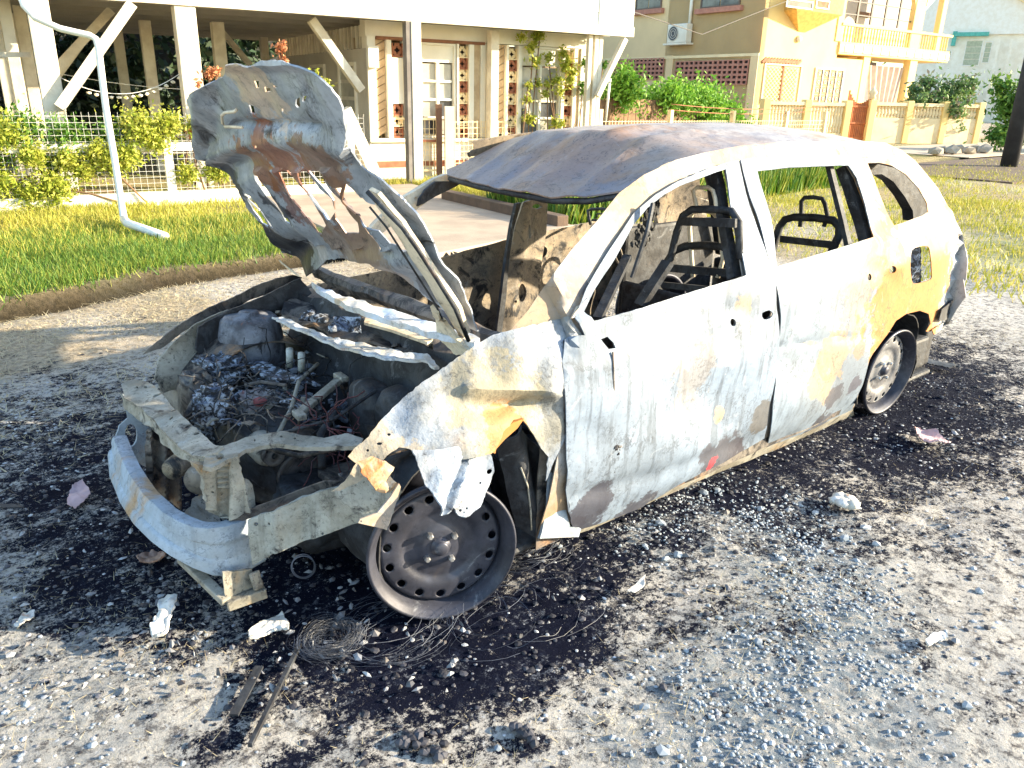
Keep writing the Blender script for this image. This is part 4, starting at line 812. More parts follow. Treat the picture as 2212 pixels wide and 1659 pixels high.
hoodblobs = [(hood_s(*H([(600,650)])[0]), .14, (.34,.12,.05), .8), (hood_s(*H([(430,240)])[0]), .14, (.60,.48,.38), .8), (hood_s(*H([(360,160)])[0]), .10, (.62,.50,.40), .8), (hood_s(*H([(680,880)])[0]), .13, (.22,.08,.05), .7), (hood_s(*H([(900,1110)])[0]), .12, (.26,.18,.13), .8),
   (hood_s(*H([(700,1100)])[0]), .10, (.30,.34,.40), .8), (hood_s(*H([(620,1200)])[0]), .17, (.008,.009,.016), .95), (hood_s(*H([(300,760)])[0]), .10, (.03,.035,.05), .8), (hood_s(*H([(560,900)])[0]), .09, (.02,.02,.03), .8), (hood_s(*H([(950,880)])[0]), .10, (.12,.06,.04), .8), (hood_s(*H([(450,660)])[0]), .10, (.30,.12,.04), .8), (hood_s(*H([(820,660)])[0]), .12, (.22,.12,.07), .8), (hood_s(*H([(1000,1080)])[0]), .12, (.24,.13,.07), .8), (hood_s(*H([(1100,1170)])[0]), .14, (.30,.22,.16), .7), (hood_s(*H([(1380,1350)])[0]), .06, (.10,.10,.12), .8), (hood_s(*H([(150,500)])[0]), .10, (.13,.15,.18), .7)]
M_hood = burnt('burnt_bonnet_underside', (.44,.48,.55), (.26,.29,.34), sootr=(.56,.70), rust=(.24,.13,.08), rustr=(.68,.84), sc=4, bump=.5, rough=.45, metal=.25, blobs=hoodblobs)
def hood_disp(u, v, p):
    x = (u-380)/.3957; y = (v-86.4)/.3957; d = 0
    d += .030*math.exp(-((y-530-((x-600)/9)**2*.05)/60)**2)*(200 < x < 950)     # cross rib
    d -= .020*math.exp(-((y-460)/16)**2)*(300 < x < 800)
    d += .035*max(0, 1-abs(x-(130+max(0, y-600)*.55))/90)                          # far rim
    d += .020*max(0, 1-abs(y-120)/60)
    if 690 < y < 1130:
        s = (y-700)/400
        for x0 in (330, 450, 560, 670, 830, 930): d += .022*math.exp(-((x-(x0+330*s*(.8+.1*x0/500)))/28)**2)
    e = math.hypot((x-650)/120, (y-1180)/90); d -= .07*math.exp(-e*e)
    e = math.hypot((x-340)/70, (y-690)/60); d -= .04*math.exp(-e*e)
    e = math.hypot((x-1150)/250, (y-1200)/60); d += .03*math.exp(-e*e)
    d += .012*mn.noise(p*7)+.006*mn.noise(p*18)
    return d
sheet('bonnet', HO, hood_s, M_hood, car, HH, sp=6, disp=hood_disp, jag=.8, th=.005)
sheet('bonnet_side_flange', H([(1105,775),(1150,800),(1210,870),(1290,950),(1330,1020),(1420,1160),(1510,1300),(1590,1430),(1640,1560),(1600,1600),(1540,1500),(1500,1420),(1420,1290),(1330,1150),(1250,1010),(1190,920),(1140,860)]), lambda u, v: hood_s(u, v)+HN*.035, M_frame, car, sp=8, th=.012, disp=lambda u, v, p: .004*mn.noise(p*10))
stick('bonnet_edge', H([(1120,765),(1240,890),(1310,960),(1400,1090),(1500,1250),(1590,1400),(1660,1580)]), .007, M_black, lambda u, v: hood_s(u, v)+HN*.05, 0)
stick('bonnet_edge', H([(1130,850),(1220,960),(1300,1090),(1400,1250),(1480,1380),(1530,1490)]), .003, M_black, lambda u, v: hood_s(u, v)+HN*.05, 0)
sheet('bonnet_hinge', H([(1470,1380),(1500,1420),(1550,1510),(1640,1600),(1690,1640),(1600,1650),(1520,1580),(1490,1500)]), lambda u, v: hood_s(u, v)+HN*.06, M_frame, car, sp=8, th=.012, amp=.01, freq=10, jag=1)
k = MB(); k.tube([hood_s(*q)+HN*.045 for q in H([(425,432),(330,430),(315,410),(312,370),(330,352),(385,345),(395,335)])], .005, 6); k.build('striker_loop', M_frame, car, True)
wavy('bonnet_hinge', M_frame, lambda s, t: np.array(onz(*H([(560+100*s, 1200+80*s)])[0], .74))+np.array([0,.02*t,0]), 6, 3, amp=.004)
# ================================================================== FACADE FRAME
class Face:
    def __init__(s, p0, d):
        s.p = np.array([p0[0], p0[1], 0.]); s.d = np.array([d[0], d[1], 0.])/math.hypot(d[0], d[1]); s.n = np.array([s.d[1], -s.d[0], 0.])
        if s.n@(CP-s.p) < 0: s.n = -s.n
    def uv(s, u, v, o=0.):
        q = on(u, v, s.n, s.n@s.p+o); return float((q-s.p)@s.d), float(q[2])
    def pt(s, a, z, o=0.): return s.p+s.d*a+s.n*o+np.array([0, 0, z])
    def box(s, k, a0, a1, z0, z1, o0, o1):
        k.hexa([s.pt(a0,z0,o0), s.pt(a1,z0,o0), s.pt(a1,z0,o1), s.pt(a0,z0,o1), s.pt(a0,z1,o0), s.pt(a1,z1,o0), s.pt(a1,z1,o1), s.pt(a0,z1,o1)])
    def rect(s, u0, v0, u1, v1, o=0.):
        a0, z0 = s.uv((u0), (v0+v1)/2, o); a1, _ = s.uv(u1, (v0+v1)/2, o); um = (u0+u1)/2
        _, zt = s.uv(um, v0, o); _, zb = s.uv(um, v1, o)
        return min(a0, a1), max(a0, a1), min(zt, zb), max(zt, zb)
def fbox(name, F_, r, o0, o1, m, par, bev=0, **kw):
    k = MB(); F_.box(k, r[0], r[1], r[2], r[3], o0, o1); return k.build(name, m, par, bev=bev, **kw)
def frame_part(name, F_, r, t, o0, o1, m, par):
    k = MB(); a0, a1, z0, z1 = r
    F_.box(k, a0, a1, z0, z0+t, o0, o1); F_.box(k, a0, a1, z1-t, z1, o0, o1); F_.box(k, a0, a0+t, z0+t, z1-t, o0, o1); F_.box(k, a1-t, a1, z0+t, z1-t, o0, o1)
    return k.build(name, m, par)
WHITE = plain('weathered_white_paint', (.84,.80,.70), .6, (.74,.68,.56), 1.5, .15)
WHITE2 = plain('white_boards', (.82,.80,.75), .6, (.76,.72,.64), 3, .1)
POST = plain('cream_post_paint', (.74,.68,.56), .7, (.56,.49,.38), 3, .3)
DARKP = plain('grey_post_and_shade', (.22,.20,.18), .8, (.15,.13,.12), 4, .2)  # a grey fence post, and the painted shaded side of a house post
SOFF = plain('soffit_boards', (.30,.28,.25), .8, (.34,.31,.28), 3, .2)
GLASS = plain('dusty_glass', (.34,.33,.30), .18, (.50,.48,.42), 2, 0)
DGLASS = plain('dark_glass', (.05,.05,.06), .08, (.10,.11,.12), 2, 0)
TERRA = plain('terracotta_block', (.42,.17,.09), .85, (.30,.11,.06), 6, .3)
DARK = plain('dark_recess', (.035,.02,.018), .9)
PVC = plain('white_pvc', (.82,.82,.80), .35, (.70,.69,.66), 3, 0)
PANEL = plain('tan_diagonal_boards', (.62,.46,.28), .7, (.48,.33,.19), 5, .2)
BEIGE = plain('beige_render', (.80,.60,.34), .85, (.74,.55,.31), .8, .2)
YELL = plain('yellow_render', (.88,.64,.25), .8, (.80,.56,.22), .8, .2)
CRM = plain('cream_trim', (.88,.72,.44), .75, (.80,.62,.36), 2, .15)
ORNG = plain('orange_iron', (.55,.16,.04), .6, (.40,.11,.03), 5, .1)
WOOD = plain('old_fence_wood', (.22,.13,.07), .9, (.12,.07,.04), 5, .5)
SALM = plain('salmon_block', (.52,.24,.17), .85, (.42,.18,.13), 5, .2)
PINKC = plain('pale_curtain', (.70,.55,.44), .9, (.60,.45,.36), 4, .1)
TEAL = plain('teal_paint', (.10,.45,.38), .6)
IRON = plain('dark_iron', (.05,.04,.035), .6)
# ================================================================== STILT HOUSE
FA = Face((-2.40,-9.83), (-.986,.169)); FB = Face((-6.07,-9.94), (-.985,.175))
hs = thing('stilt_house', 'white boarded house raised on tall cream posts behind the mesh fence', 'house', (-5,-10,0))
hz = 2.48; aL = -5.5; aR = FA.uv(1367, 60)[0]
k = MB(); FA.box(k, aL, aR, hz+.30, hz+3.2, -9, -.03); k.build('upper_wall', WHITE, hs)
fbox('fascia', FA, (aL, aR, hz, hz+.16), -.06, .05, WHITE, hs)
for i in range(12): fbox('wall_board', FA, (aL, aR, hz+.165+.2*i, hz+.36+.2*i), -.03, .012+.004*(i % 2), WHITE2, hs)
fbox('corner_board', FA, (FA.uv(1296,40)[0]-.03, FA.uv(1296,40)[0]+.03, hz+.16, hz+2.6), .0, .03, WHITE, hs)
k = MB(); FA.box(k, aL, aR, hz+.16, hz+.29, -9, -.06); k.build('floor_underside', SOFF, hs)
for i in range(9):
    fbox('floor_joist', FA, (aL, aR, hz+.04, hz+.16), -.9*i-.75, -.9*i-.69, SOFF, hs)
def post(u, v, off, w_, m=POST, z1=hz, F_=FA, z0=-.05, name='post', slant=0):
    a = F_.uv(u, v, off)[0]; k = MB(); F_.box(k, a-w_/2, a+w_/2, z0, z1, off-w_/2, off+w_/2); return k.build(name, m, hs, bev=.01)
post(112, 200, -.12, .26); post(410, 150, -.12, .28); p895 = post(898, 250, -.02, .17, POST)
a = FA.uv(884, 250, -.02)[0]; k = MB(); FA.box(k, a-.05, a+.03, -.05, hz, -.10, .05); k.build('post_shade_strip', DARKP, hs)  # grey strip paints the shade on the left side of this post
for u, off, w_ in ((24,-2.6,.10),(50,-3.4,.12),(10,-1.2,.13),(36,-.9,.15),(66,-1.8,.16),(266,-5,.17),(326,-3.2,.18),(479,-2.6,.20),(575,-6,.16)): post(u, 160, off, w_)
def brace(p, q, off, w_=.11, m=POST):
    a, z = FA.uv(*p, off); b_, z2 = FA.uv(*q, off); k = MB(); k.bar(FA.pt(a, z, off), FA.pt(b_, z2, off), w_, w_*.9); return k.build('brace', m, hs)
brace((285,8),(128,232),.06,.15); brace((240,22),(120,150),-1.8,.14); brace((60,255),(185,85),-3,.09); brace((672,42),(780,195),-.5,.14); brace((480,70),(540,140),-5,.12); brace((0,118),(66,118),-.6,.07)
brace((1350,84),(1290,208),.02,.10); brace((742,236),(812,385),.9,.20)
for u in (1268, 1281, 1290): post(u, 200, -.1, .09)
post(1064, 200, -.55, .16)
# ground floor wall
b0, b1 = FB.uv(794,200)[0], FB.uv(1285,200)[0]
fbox('lower_wall', FB, (b0, b1, -.05, .62), -.25, 0, WHITE, hs); fbox('lower_wall', FB, (b0, b1, 2.28, hz+.14), -.25, 0, WHITE, hs)
fbox('wall_base_band', FB, (b0, b1, .20, .30), .0, .02, TERRA, hs); fbox('window_ledge', FB, (b0, b1, .62, .68), -.2, .06, WHITE, hs)
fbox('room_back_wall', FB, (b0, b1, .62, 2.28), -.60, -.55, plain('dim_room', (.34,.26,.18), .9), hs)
C2 = lambda x0, y0, x1, y1: (734+x0*.332, y0*.332, 734+x1*.332, y1*.332)
zt, zb = 2.27, .69
def fb_rect(x0, x1, y0=240, y1=850):
    r = FB.rect(*C2(x0, y0, x1, y1)); return [r[0], r[1], max(zb, r[2]) if y1 < 840 else zb, min(zt, r[3]) if y0 > 250 else zt]
fbox('corner_pillar', FB, fb_rect(180, 232)[:2]+[.68, 2.28], -.2, .05, WHITE, hs)
for x0, x1 in ((235,305),(1010,1075)):
    r = fb_rect(x0, x1); n = 12; wd = (r[1]-r[0])
    for i in range(n):
        z0 = r[2]+(r[3]-r[2])*i/n; z1 = z0+(r[3]-r[2])/n-.012
        k = MB(); lo = .10
        k.hexa([FB.pt(r[0], z0, -.1), FB.pt(r[1], min(z0+lo, r[3]), -.1), FB.pt(r[1], min(z0+lo, r[3]), -.05), FB.pt(r[0], z0, -.05), FB.pt(r[0], z1, -.1), FB.pt(r[1], min(z1+lo, r[3]), -.1), FB.pt(r[1], min(z1+lo, r[3]), -.05), FB.pt(r[0], z1, -.05)]); k.build('shutter_board', PANEL, hs)
for x0, x1, m in ((308,338,WHITE),(418,430,WHITE),(430,524,WHITE),(760,772,WHITE),(838,868,WHITE),(870,910,PANEL),(912,944,WHITE),(1078,1092,WHITE),(1155,1172,WHITE),(1440,1458,WHITE),(1515,1535,WHITE),(1537,1556,PANEL),(1558,1600,WHITE),(948,1005,WHITE),(1602,1650,POST)):
    fbox('wall_mullion', FB, fb_rect(x0, x1), -.14, .03 if m is WHITE else 0., m, hs)
fbox('window_lintel', FB, [FB.rect(*C2(232,230,940,250))[0], FB.rect(*C2(232,230,940,250))[1], 2.24, 2.29], -.05, .035, plain('brown_lintel', (.25,.11,.06), .8), hs)
fbox('wall_panel', FB, fb_rect(340, 418, 375, 675), -.1, -.02, WHITE, hs)
bb = None
def breeze(x0, x1, y0, y1):
    global bb
    r = fb_rect(x0, x1, y0, y1); wd = r[1]-r[0]; n = max(1, round((r[3]-r[2])/wd)); hgt = (r[3]-r[2])/n
    fbox('block_recess', FB, r, -.14, -.11, DARK, hs)
    for i in range(n):
        k = MB(); c = FB.pt(r[0]+wd/2, r[2]+hgt*(i+.5), -.05); e = .012
        hx, hz_ = wd/2, hgt/2
        FB.box(k, r[0], r[1], r[2]+hgt*i, r[2]+hgt*i+.018, -.10, -.02)
        FB.box(k, r[0], r[0]+.014, r[2]+hgt*i+.018, r[2]+hgt*(i+1), -.10, -.02); FB.box(k, r[1]-.014, r[1], r[2]+hgt*i+.018, r[2]+hgt*(i+1), -.10, -.02)
        for (sx, sz) in ((-1,-1),(1,-1),(1,1),(-1,1)):
            arc = []
            for q in range(4):
                t = q/3*math.pi/2; arc.append(FB.pt(r[0]+wd/2+sx*(hx-hx*.86*math.cos(t)), r[2]+hgt*(i+.5)+sz*(hz_-hz_*.86*math.sin(t)), -.06))
            for q in range(3): k.bar(arc[q], arc[q+1], .05, .02, up=(FB.n))
        k.build('breeze_block', CRM if i % 2 else TERRA, hs)
for a in ((345,415,280,370),(345,415,680,845),(775,835,300,845),(1094,1152,315,845),(1460,1512,340,845)): breeze(*a)
def pane_window(x0, x1, y0, yt, cols, rows, y1=840):
    r = fb_rect(x0, x1, y0, y1); w_ = frame_part('window', FB, r, .035, -.12, .0, WHITE, hs)
    ztr = FB.rect(*C2(x0, yt, x1, yt+5))[3]; fbox('transom_panel', FB, [r[0]+.036, r[1]-.036, ztr, r[3]-.036], -.10, -.04, WHITE, w_)
    W_ = (r[1]-r[0]-.07)/cols; H_ = (ztr-r[2]-.04)/rows
    for i in range(cols):
        for j in range(rows):
            q = [r[0]+.035+W_*i+.025, r[0]+.035+W_*(i+1)-.025, r[2]+.035+H_*j+.02, r[2]+.035+H_*(j+1)-.02]
            fbox('pane', FB, q, -.09, -.08, GLASS if (i*3+j*5) % 4 else DGLASS, w_)
    for i in range(1, cols): fbox('window_bar', FB, [r[0]+.035+W_*i-.024, r[0]+.035+W_*i+.024, r[2]+.036, ztr-.001], -.11, -.02, WHITE, w_)
    for j in range(1, rows):
        for i in range(cols): fbox('window_bar', FB, [r[0]+.035+W_*i+.025, r[0]+.035+W_*(i+1)-.025, r[2]+.035+H_*j-.019, r[2]+.035+H_*j+.019], -.11, -.03, WHITE, w_)
pane_window(526, 756, 280, 405, 2, 4); pane_window(1174, 1438, 300, 430, 2, 4)
# side wall under the house, facing the open bay
FC = Face(FB.pt(b0, 0)[:2], (-.17,-.985)); cw = FC.rect(667,100,794,300)
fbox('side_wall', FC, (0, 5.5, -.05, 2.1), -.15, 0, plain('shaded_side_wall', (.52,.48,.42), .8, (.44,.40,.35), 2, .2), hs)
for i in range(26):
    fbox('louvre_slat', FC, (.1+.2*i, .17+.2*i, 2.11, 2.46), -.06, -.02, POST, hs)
for a0 in (.5, 2.2, 3.9): 
    w_ = frame_part('window', FC, (a0, a0+.9, .7, 1.9), .06, .0, .04, WHITE, hs)
    for j in range(4): fbox('pane', FC, (a0+.06, a0+.84, .78+.28*j, 1.0+.28*j), .002, .012, GLASS, w_)
# meter box on the corner
fbox('meter_box', FB, FB.rect(*C2(165,300,232,440)), .05, .16, WHITE, hs)
# drainpipe
pz = thing('drain_pipe', 'bent white plastic pipe running down from the house onto the grass', 'pipe', FA.pt(0, 0, 1.2))
def pp(u, v, y): return Vector(ony(u, v, y))
k = MB(); k.tube([pp(38,-25,-8.3), pp(52,12,-8.2), pp(75,38,-8.1), pp(130,62,-8.0), pp(195,77,-7.85), pp(207,84,-7.82), pp(212,100,-7.8), pp(228,230,-7.6), pp(250,360,-7.3), pp(262,440,-7.1), Vector(onz(268,474,.12))], .036, 10); k.build('upright_pipe', PVC, pz, True)
k = MB(); k.tube([Vector(onz(u_, v_, z_)) for u_, v_, z_ in ((268,474,.12),(276,483,.11),(300,491,.09),(357,511,.06))], .042, 12); o = k.build('outlet_pipe', PVC, pz, True)
# string lights and washing line
k = MB(); 
def sag(p, q, s_, n=18): return [Vector(p)*(1-t)+Vector(q)*t+Vector((0,0,-s_*4*t*(1-t))) for t in [i/n for i in range(n+1)]]
L1 = sag(FA.pt(FA.uv(120,162,-.2)[0], FA.uv(120,162,-.2)[1], -.2), FA.pt(FA.uv(400,150,-.2)[0], FA.uv(400,150,-.2)[1], -.2), .28)
t = thing('string_lights', 'garland of small pale bulbs strung between the posts under the stilt house', 'string lights', L1[0])
k.tube(L1, .006, 4); k.build('wire', PVC, t)
for i, p in enumerate(L1[4:-1]): 
    k = MB(); k.rock(p+Vector((0,0,-.05)), .035); k.build('bulb', plain('bulb_cream', (.85,.80,.66), .4, bump=0) if i == 0 else bpy.data.materials['bulb_cream'], t)
k = MB(); k.tube(sag(FA.pt(-1, 1.6, -2), FA.pt(2.6, 1.5, -2), .15), .006, 4); tag(k.build('washing_line', PVC), 'thin pale line slung between the back posts above the garland', 'line')
# ------------------------------------------------------------------ foliage helper
def leaves(name, centers, n, size, m, parent=None, squash=1., **kw):
    C = np.array([c[:3] for c in centers], float); Rr = np.array([c[3] for c in centers], float)
    pr = Rr**2/np.sum(Rr**2); i = npr.choice(len(C), n, p=pr); d = npr.normal(size=(n, 3)); d /= np.linalg.norm(d, axis=1)[:, None]
    rad = np.abs(npr.normal(size=n))*.55*Rr[i]; P = C[i]+d*rad[:, None]*np.array([1, 1, squash]); P[:, 2] = np.maximum(P[:, 2], .02+.05*npr.random(n))
    a = npr.normal(size=(n, 3)); a /= np.linalg.norm(a, axis=1)[:, None]; b_ = np.cross(a, npr.normal(size=(n, 3))); b_ /= np.linalg.norm(b_, axis=1)[:, None]
    s_ = size*(.5+npr.random(n))[:, None]; c = np.cross(a, b_)*s_*.15
    V = np.stack([P-a*s_, P+b_*s_*.45+c, P+a*s_, P-b_*s_*.45+c], 1).reshape(-1, 3); j = np.arange(n)*4
    return numpy_mesh(name, V-(wloc(parent) if parent else 0), np.stack([j, j+1, j+2, j+3], -1), m, parent, **kw)
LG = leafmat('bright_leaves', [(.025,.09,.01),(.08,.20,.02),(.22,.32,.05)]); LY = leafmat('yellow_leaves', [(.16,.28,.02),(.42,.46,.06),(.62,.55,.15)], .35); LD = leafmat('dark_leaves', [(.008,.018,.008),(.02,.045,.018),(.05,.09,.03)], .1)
LR = leafmat('red_leaves', [(.45,.14,.06),(.60,.30,.14)]); LP = leafmat('pink_blossom', [(.60,.30,.36),(.10,.20,.06),(.16,.26,.08),(.06,.12,.03)])
# dark trees behind the open bay
for i, (x, y, r, hgt) in enumerate(((1.5,-20,2.6,5),(-2.0,-21,3,6),(-5.5,-22,3,6),(-9,-24,3.4,6.5),(5,-18,2.6,5))):
    t = thing('dark_tree', ['dark leafy tree behind the leftmost posts of the stilt house','dark tree seen between the diagonal brace and the centre posts','dark tree filling the bay right of the wide centre post','dark tree far back behind the side wall of the bay','dark tree behind the far left frame edge'][i], 'tree', (x, y, 0), 'dark trees behind the stilt house')
    k = MB(); k.tube([(x,y,0),(x+.1,y,1.5),(x-.1,y+.1,3)], [.22,.16,.1]); k.tube([(x,y,1.4),(x+.8,y+.2,2.6)], [.1,.05]); k.build('trunk', plain('dark_bark', (.06,.045,.035), .9) if i == 0 else bpy.data.materials['dark_bark'], t, True)
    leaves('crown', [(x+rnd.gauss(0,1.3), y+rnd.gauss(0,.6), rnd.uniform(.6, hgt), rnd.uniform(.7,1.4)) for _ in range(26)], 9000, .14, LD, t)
k = MB(); k.box((-16,-26.2,0), (12,-26,3.2)); tag(k.build('back_fence', plain('shade_black_timber', (.03,.032,.028), .9, (.02,.02,.02))), 'boundary fence coloured near black as shade at the back of the yard', 'fence')  # near-black colour stands for the shade behind the open bay
# ------------------------------------------------------------------ mesh fence, left
FE = Face(onz(0,452)[:2]*1.0, (onz(510,431)-onz(0,452))[:2]); FE = Face((-.33,-8.6), (-.995,.08))
mf = thing('mesh_fence', 'low white mesh fence with a pale rail and concrete kerb overgrown with vines', 'fence', FE.pt(1.5, 0))
fbox('fence_kerb', FE, (-4, 4.6, -.02, .16), -.08, .08, WHITE, mf); fbox('fence_rail', FE, (-4, 3.4, .66, .76), -.03, .03, WHITE, mf)
k = MB()
for i in range(110): a = -4+.079*i; k.bar(FE.pt(a, .16, .05), FE.pt(a, 1.12, .05), .0025, .0025)
for j in range(13): k.bar(FE.pt(-4, .2+.074*j, .05), FE.pt(4.6, .2+.072*j, .05), .003, .003)
k.build('wire_mesh', PVC, mf, kind='stuff')
for a in (-2.4, -.2, 1.9, 3.0, 4.4): fbox('fence_post', FE, (a-.05, a+.05, -.05, .98), -.05, .05, POST, mf)
def vine(label, cs, n, m, sz=.026, name='climbing_vine', stems=3):
    c0 = np.mean([c[:3] for c in cs], 0); t = thing(name, label, 'plant', (c0[0], c0[1], 0)); leaves('foliage', cs, n, sz, m, t)
    k = MB()
    for _ in range(stems):
        p = Vector((c0[0]+rnd.uniform(-.4,.4), c0[1]+rnd.uniform(-.1,.1), 0)); c = cs[rnd.randrange(len(cs))]; k.tube([p, (p+Vector(c[:3]))/2+Vector((.05,0,.05)), Vector(c[:3])], .012, 5)
    k.build('stem', WOOD, t, True, kind='stuff'); return t
vine('yellow green creeper smothering the left end of the mesh fence', [(*FE.pt(a, rnd.uniform(.1,.95), .02), rnd.uniform(.14,.30)) for a in np.arange(-4, .3, .13)], 52000, LY)
vine('bright green creeper mounded above the fence rail beside the drainpipe', [(*FE.pt(a, rnd.uniform(.5,.95), -.1), rnd.uniform(.12,.26)) for a in np.arange(-1.6, 1.4, .18)], 26000, LG)
vine('leafy creeper climbing the mesh fence left of the raised bonnet', [(*FE.pt(a, rnd.uniform(.15,1.0), .03), rnd.uniform(.12,.24)) for a in np.arange(.4, 2.9, .17)], 40000, LY)
for lab, (u, v), off in (('red leaved shrub poking up left of the raised bonnet', (455,150), -.3), ('small red and yellow flowering sprig above the top of the bonnet', (600,105), -.3), ('reddish weed against the post below the centre of the fence', (425,275), .0)):
    a, z = FE.uv(u, v, off); vine(lab, [(*FE.pt(a+rnd.gauss(0,.07), z+rnd.gauss(-.04,.09), off), .07) for _ in range(6)], 260, LR, .03, 'red_shrub')
a, z = FE.uv(690,160,-.3); vine('yellow leafed sprig right of the top of the bonnet', [(*FE.pt(a+rnd.gauss(0,.09), z-.1*i, -.3), .09) for i in range(5)], 350, LY, .03, 'leafy_sprig')
# gate and right hand mesh fence
G = Face(onz(817,385)[:2], (onz(951,385)-onz(817,385))[:2]); ga, gb = 0., G.uv(947,380)[0]
gt = thing('garden_gate', 'rusty cream metal frame gate with wire mesh in front of the house', 'gate', G.pt(.5, 0))
frame_part('gate_frame', G, (ga, gb, .12, 1.02), .035, -.02, .02, CRM, gt); fbox('gate_rail', G, (ga+.036, gb-.036, .62, .66), -.015, .015, TERRA, gt)
k = MB()
for i in range(1, 14): k.bar(G.pt(ga+(gb-ga)*i/14, .15, 0), G.pt(ga+(gb-ga)*i/14, .99, 0), .008, .008)
for j in range(1, 9): k.bar(G.pt(ga, .12+.09*j, 0), G.pt(gb, .12+.09*j, 0), .008, .008)
k.build('wire_mesh', CRM, gt, kind='stuff')
k = MB(); G.box(k, G.uv(951,330)[0]-.07, G.uv(951,330)[0]+.03, 0, 1.25, -.05, .05); tag(k.build('gate_post', plain('rust_brown_post', (.16,.08,.05), .8)), 'dark brown gate post standing just right of the gate', 'post')
k = MB(); G.box(k, G.uv(968,330)[0]-.06, G.uv(968,330)[0]+.10, 0, 1.22, -.05, .08); tag(k.build('gate_post', WHITE), 'squat white gate post beside the dark brown one', 'post')
H2 = Face(G.pt(gb+.3, 0)[:2], (-.97,-.02)); mf2 = thing('mesh_fence', 'pale mesh fence running right from the white gate post to the wooden fence', 'fence', H2.pt(4, 0))
k = MB()
for i in range(130): a = .1*i; k.bar(H2.pt(a, .1, 0), H2.pt(a, .98, 0), .009, .009)
for j in range(9): k.bar(H2.pt(0, .16+.1*j, 0), H2.pt(13, .16+.1*j, 0), .009, .009)
k.build('wire_mesh', CRM, mf2, kind='stuff')
for a in (1.6, 3.7, 6.0, 8.4, 10.8, 12.8): fbox('fence_post', H2, (a-.05, a+.05, 0, 1.2), -.05, .05, CRM if a != 1.6 else DARKP, mf2)
k = MB()
for j in range(2): k.tube(sag(H2.pt(6, 1.2+.12*j), H2.pt(12.8, 1.25+.1*j), .1), .012, 4)
k.build('barbed_wire', TERRA, mf2, True, kind='stuff')
for lab, (u, v), nn, sp_ in (('creeper growing over the first ground floor window ledge of the stilt house', (1150,200), 1500, .3), ('creeper trained across the right hand window of the stilt house', (1210,230), 1700, .45), ('creeper climbing the bundled posts at the right corner of the stilt house', (1275,150), 1200, .2)):
    cs = []
    for i in range(12):
        a, z = FB.uv(u+rnd.uniform(-30,30), v+rnd.uniform(-130,60), .15); cs.append((*FB.pt(a, z, .15), .10+.05*rnd.random()))
    vine(lab, cs, nn, LG if 'posts' in lab else LY, .035)
# ------------------------------------------------------------------ wooden fence and hedge between the houses
W0 = onz(1290,345); W1_ = onz(1500,322); WF = Face((-19.0,-16.2), (W1_-W0)[:2])
WF = Face(FB.pt(b1+1.2, 0, -2.5)[:2], (-.93,-.15)); wf = thing('wooden_fence', 'weathered brown plank fence under the green hedge between the two houses', 'fence', WF.pt(3, 0))
u0, u1 = WF.uv(1285,250)[0], WF.uv(1520,250)[0]; nP = 30
for i in range(nP):
    a = u0+(u1-u0)*i/nP; fbox('plank', WF, (a, a+(u1-u0)/nP-.015, .2, 1.38+.04*rnd.random()), -.02, .005*(i % 3), WOOD, wf)
hd = thing('hedge', 'bright green leafy hedge bulging over the plank fence and ending in a round bush', 'hedge', WF.pt(4, 0))
cs = [(*WF.pt(*WF.uv(u, 225+rnd.uniform(-18, 12), -.4), -.4), rnd.uniform(.25,.5)) for u in range(1290, 1530, 14)]
cs += [(*WF.pt(*WF.uv(u, v, .2), .2), .45) for u, v in ((1540,230),(1570,240),(1590,265),(1560,275),(1530,265),(1600,285),(1480,215),(1450,205),(1510,212),(1350,180),(1355,200))]
leaves('foliage', cs, 45000, .06, leafmat('hedge_leaves', [(.05,.17,.015),(.16,.36,.03),(.34,.50,.08)], .3), hd)
k = MB(); [k.tube([WF.pt(a, 0, -.3), WF.pt(a+.1, 1.2, -.35)], .03) for a in np.linspace(u0, u1, 6)]; k.build('stem', WOOD, hd, kind='stuff')
k = MB(); k.tube([WF.pt(*WF.uv(1318,170,.3), .3), WF.pt(*WF.uv(1308,262,.3), .3)], .03, 8); tag(k.build('thin_pipe', PVC, None, True), 'thin upright white pipe in front of the plank fence', 'pipe')
# ================================================================== YELLOW HOUSE
YR = Face((-32.3,-20.2), (-1,.09)); YL = Face((-32.3,-20.2), (-.09,-1)); yh = thing('yellow_house', 'two storey beige and yellow house with arched balcony and block vents', 'house', (-34,-22,0))
C3 = lambda x0, y0, x1, y1: (1296+x0*.414, y0*.414, 1296+x1*.414, y1*.414)
yr = lambda *a, o=0.: YR.rect(*C3(*a), o); yl = lambda *a, o=0.: YL.rect(*C3(*a), o)
lw = YL.uv(1290,100)[0]+2; rw = YR.uv(1296+1345*.414, 200)[0]
k = MB(); YL.box(k, 0, lw, 0, 8.5, -.3, 0); k.build('side_wall', BEIGE, yh)
rwU = YR.uv(1296+1250*.414, 80)[0]; rEnd = YR.uv(1296+1800*.414, 150)[0]
yfl = yr(1100,232,1300,300)[2]
k = MB(); YR.box(k, .0, rw, 0, yfl, -6, 0); YR.box(k, 0, rwU, yfl, 8.5, -6, 0); k.build('front_wall', YELL, yh)
yf = yr(1255,235,1650,300); fbox('balcony_beam', YR, (rwU, rEnd, yf[2], yf[3]), -2.5, .08, YELL, yh, bev=.03)
for i in range(26):
    a = rwU+(rEnd-rwU)*i/26; fbox('beam_tile', YR, (a+.02, a+(rEnd-rwU)/26-.02, yf[2]+.12, yf[3]-.12), .08, .10+.02*(i % 2), CRM, yh)
fbox('balcony_back_wall', YR, (rwU, rEnd, yf[3], 8.5), -2.6, -2.5, plain('balcony_shade_wall', (.42,.40,.38), .7, (.34,.33,.33), 1, .1), yh)
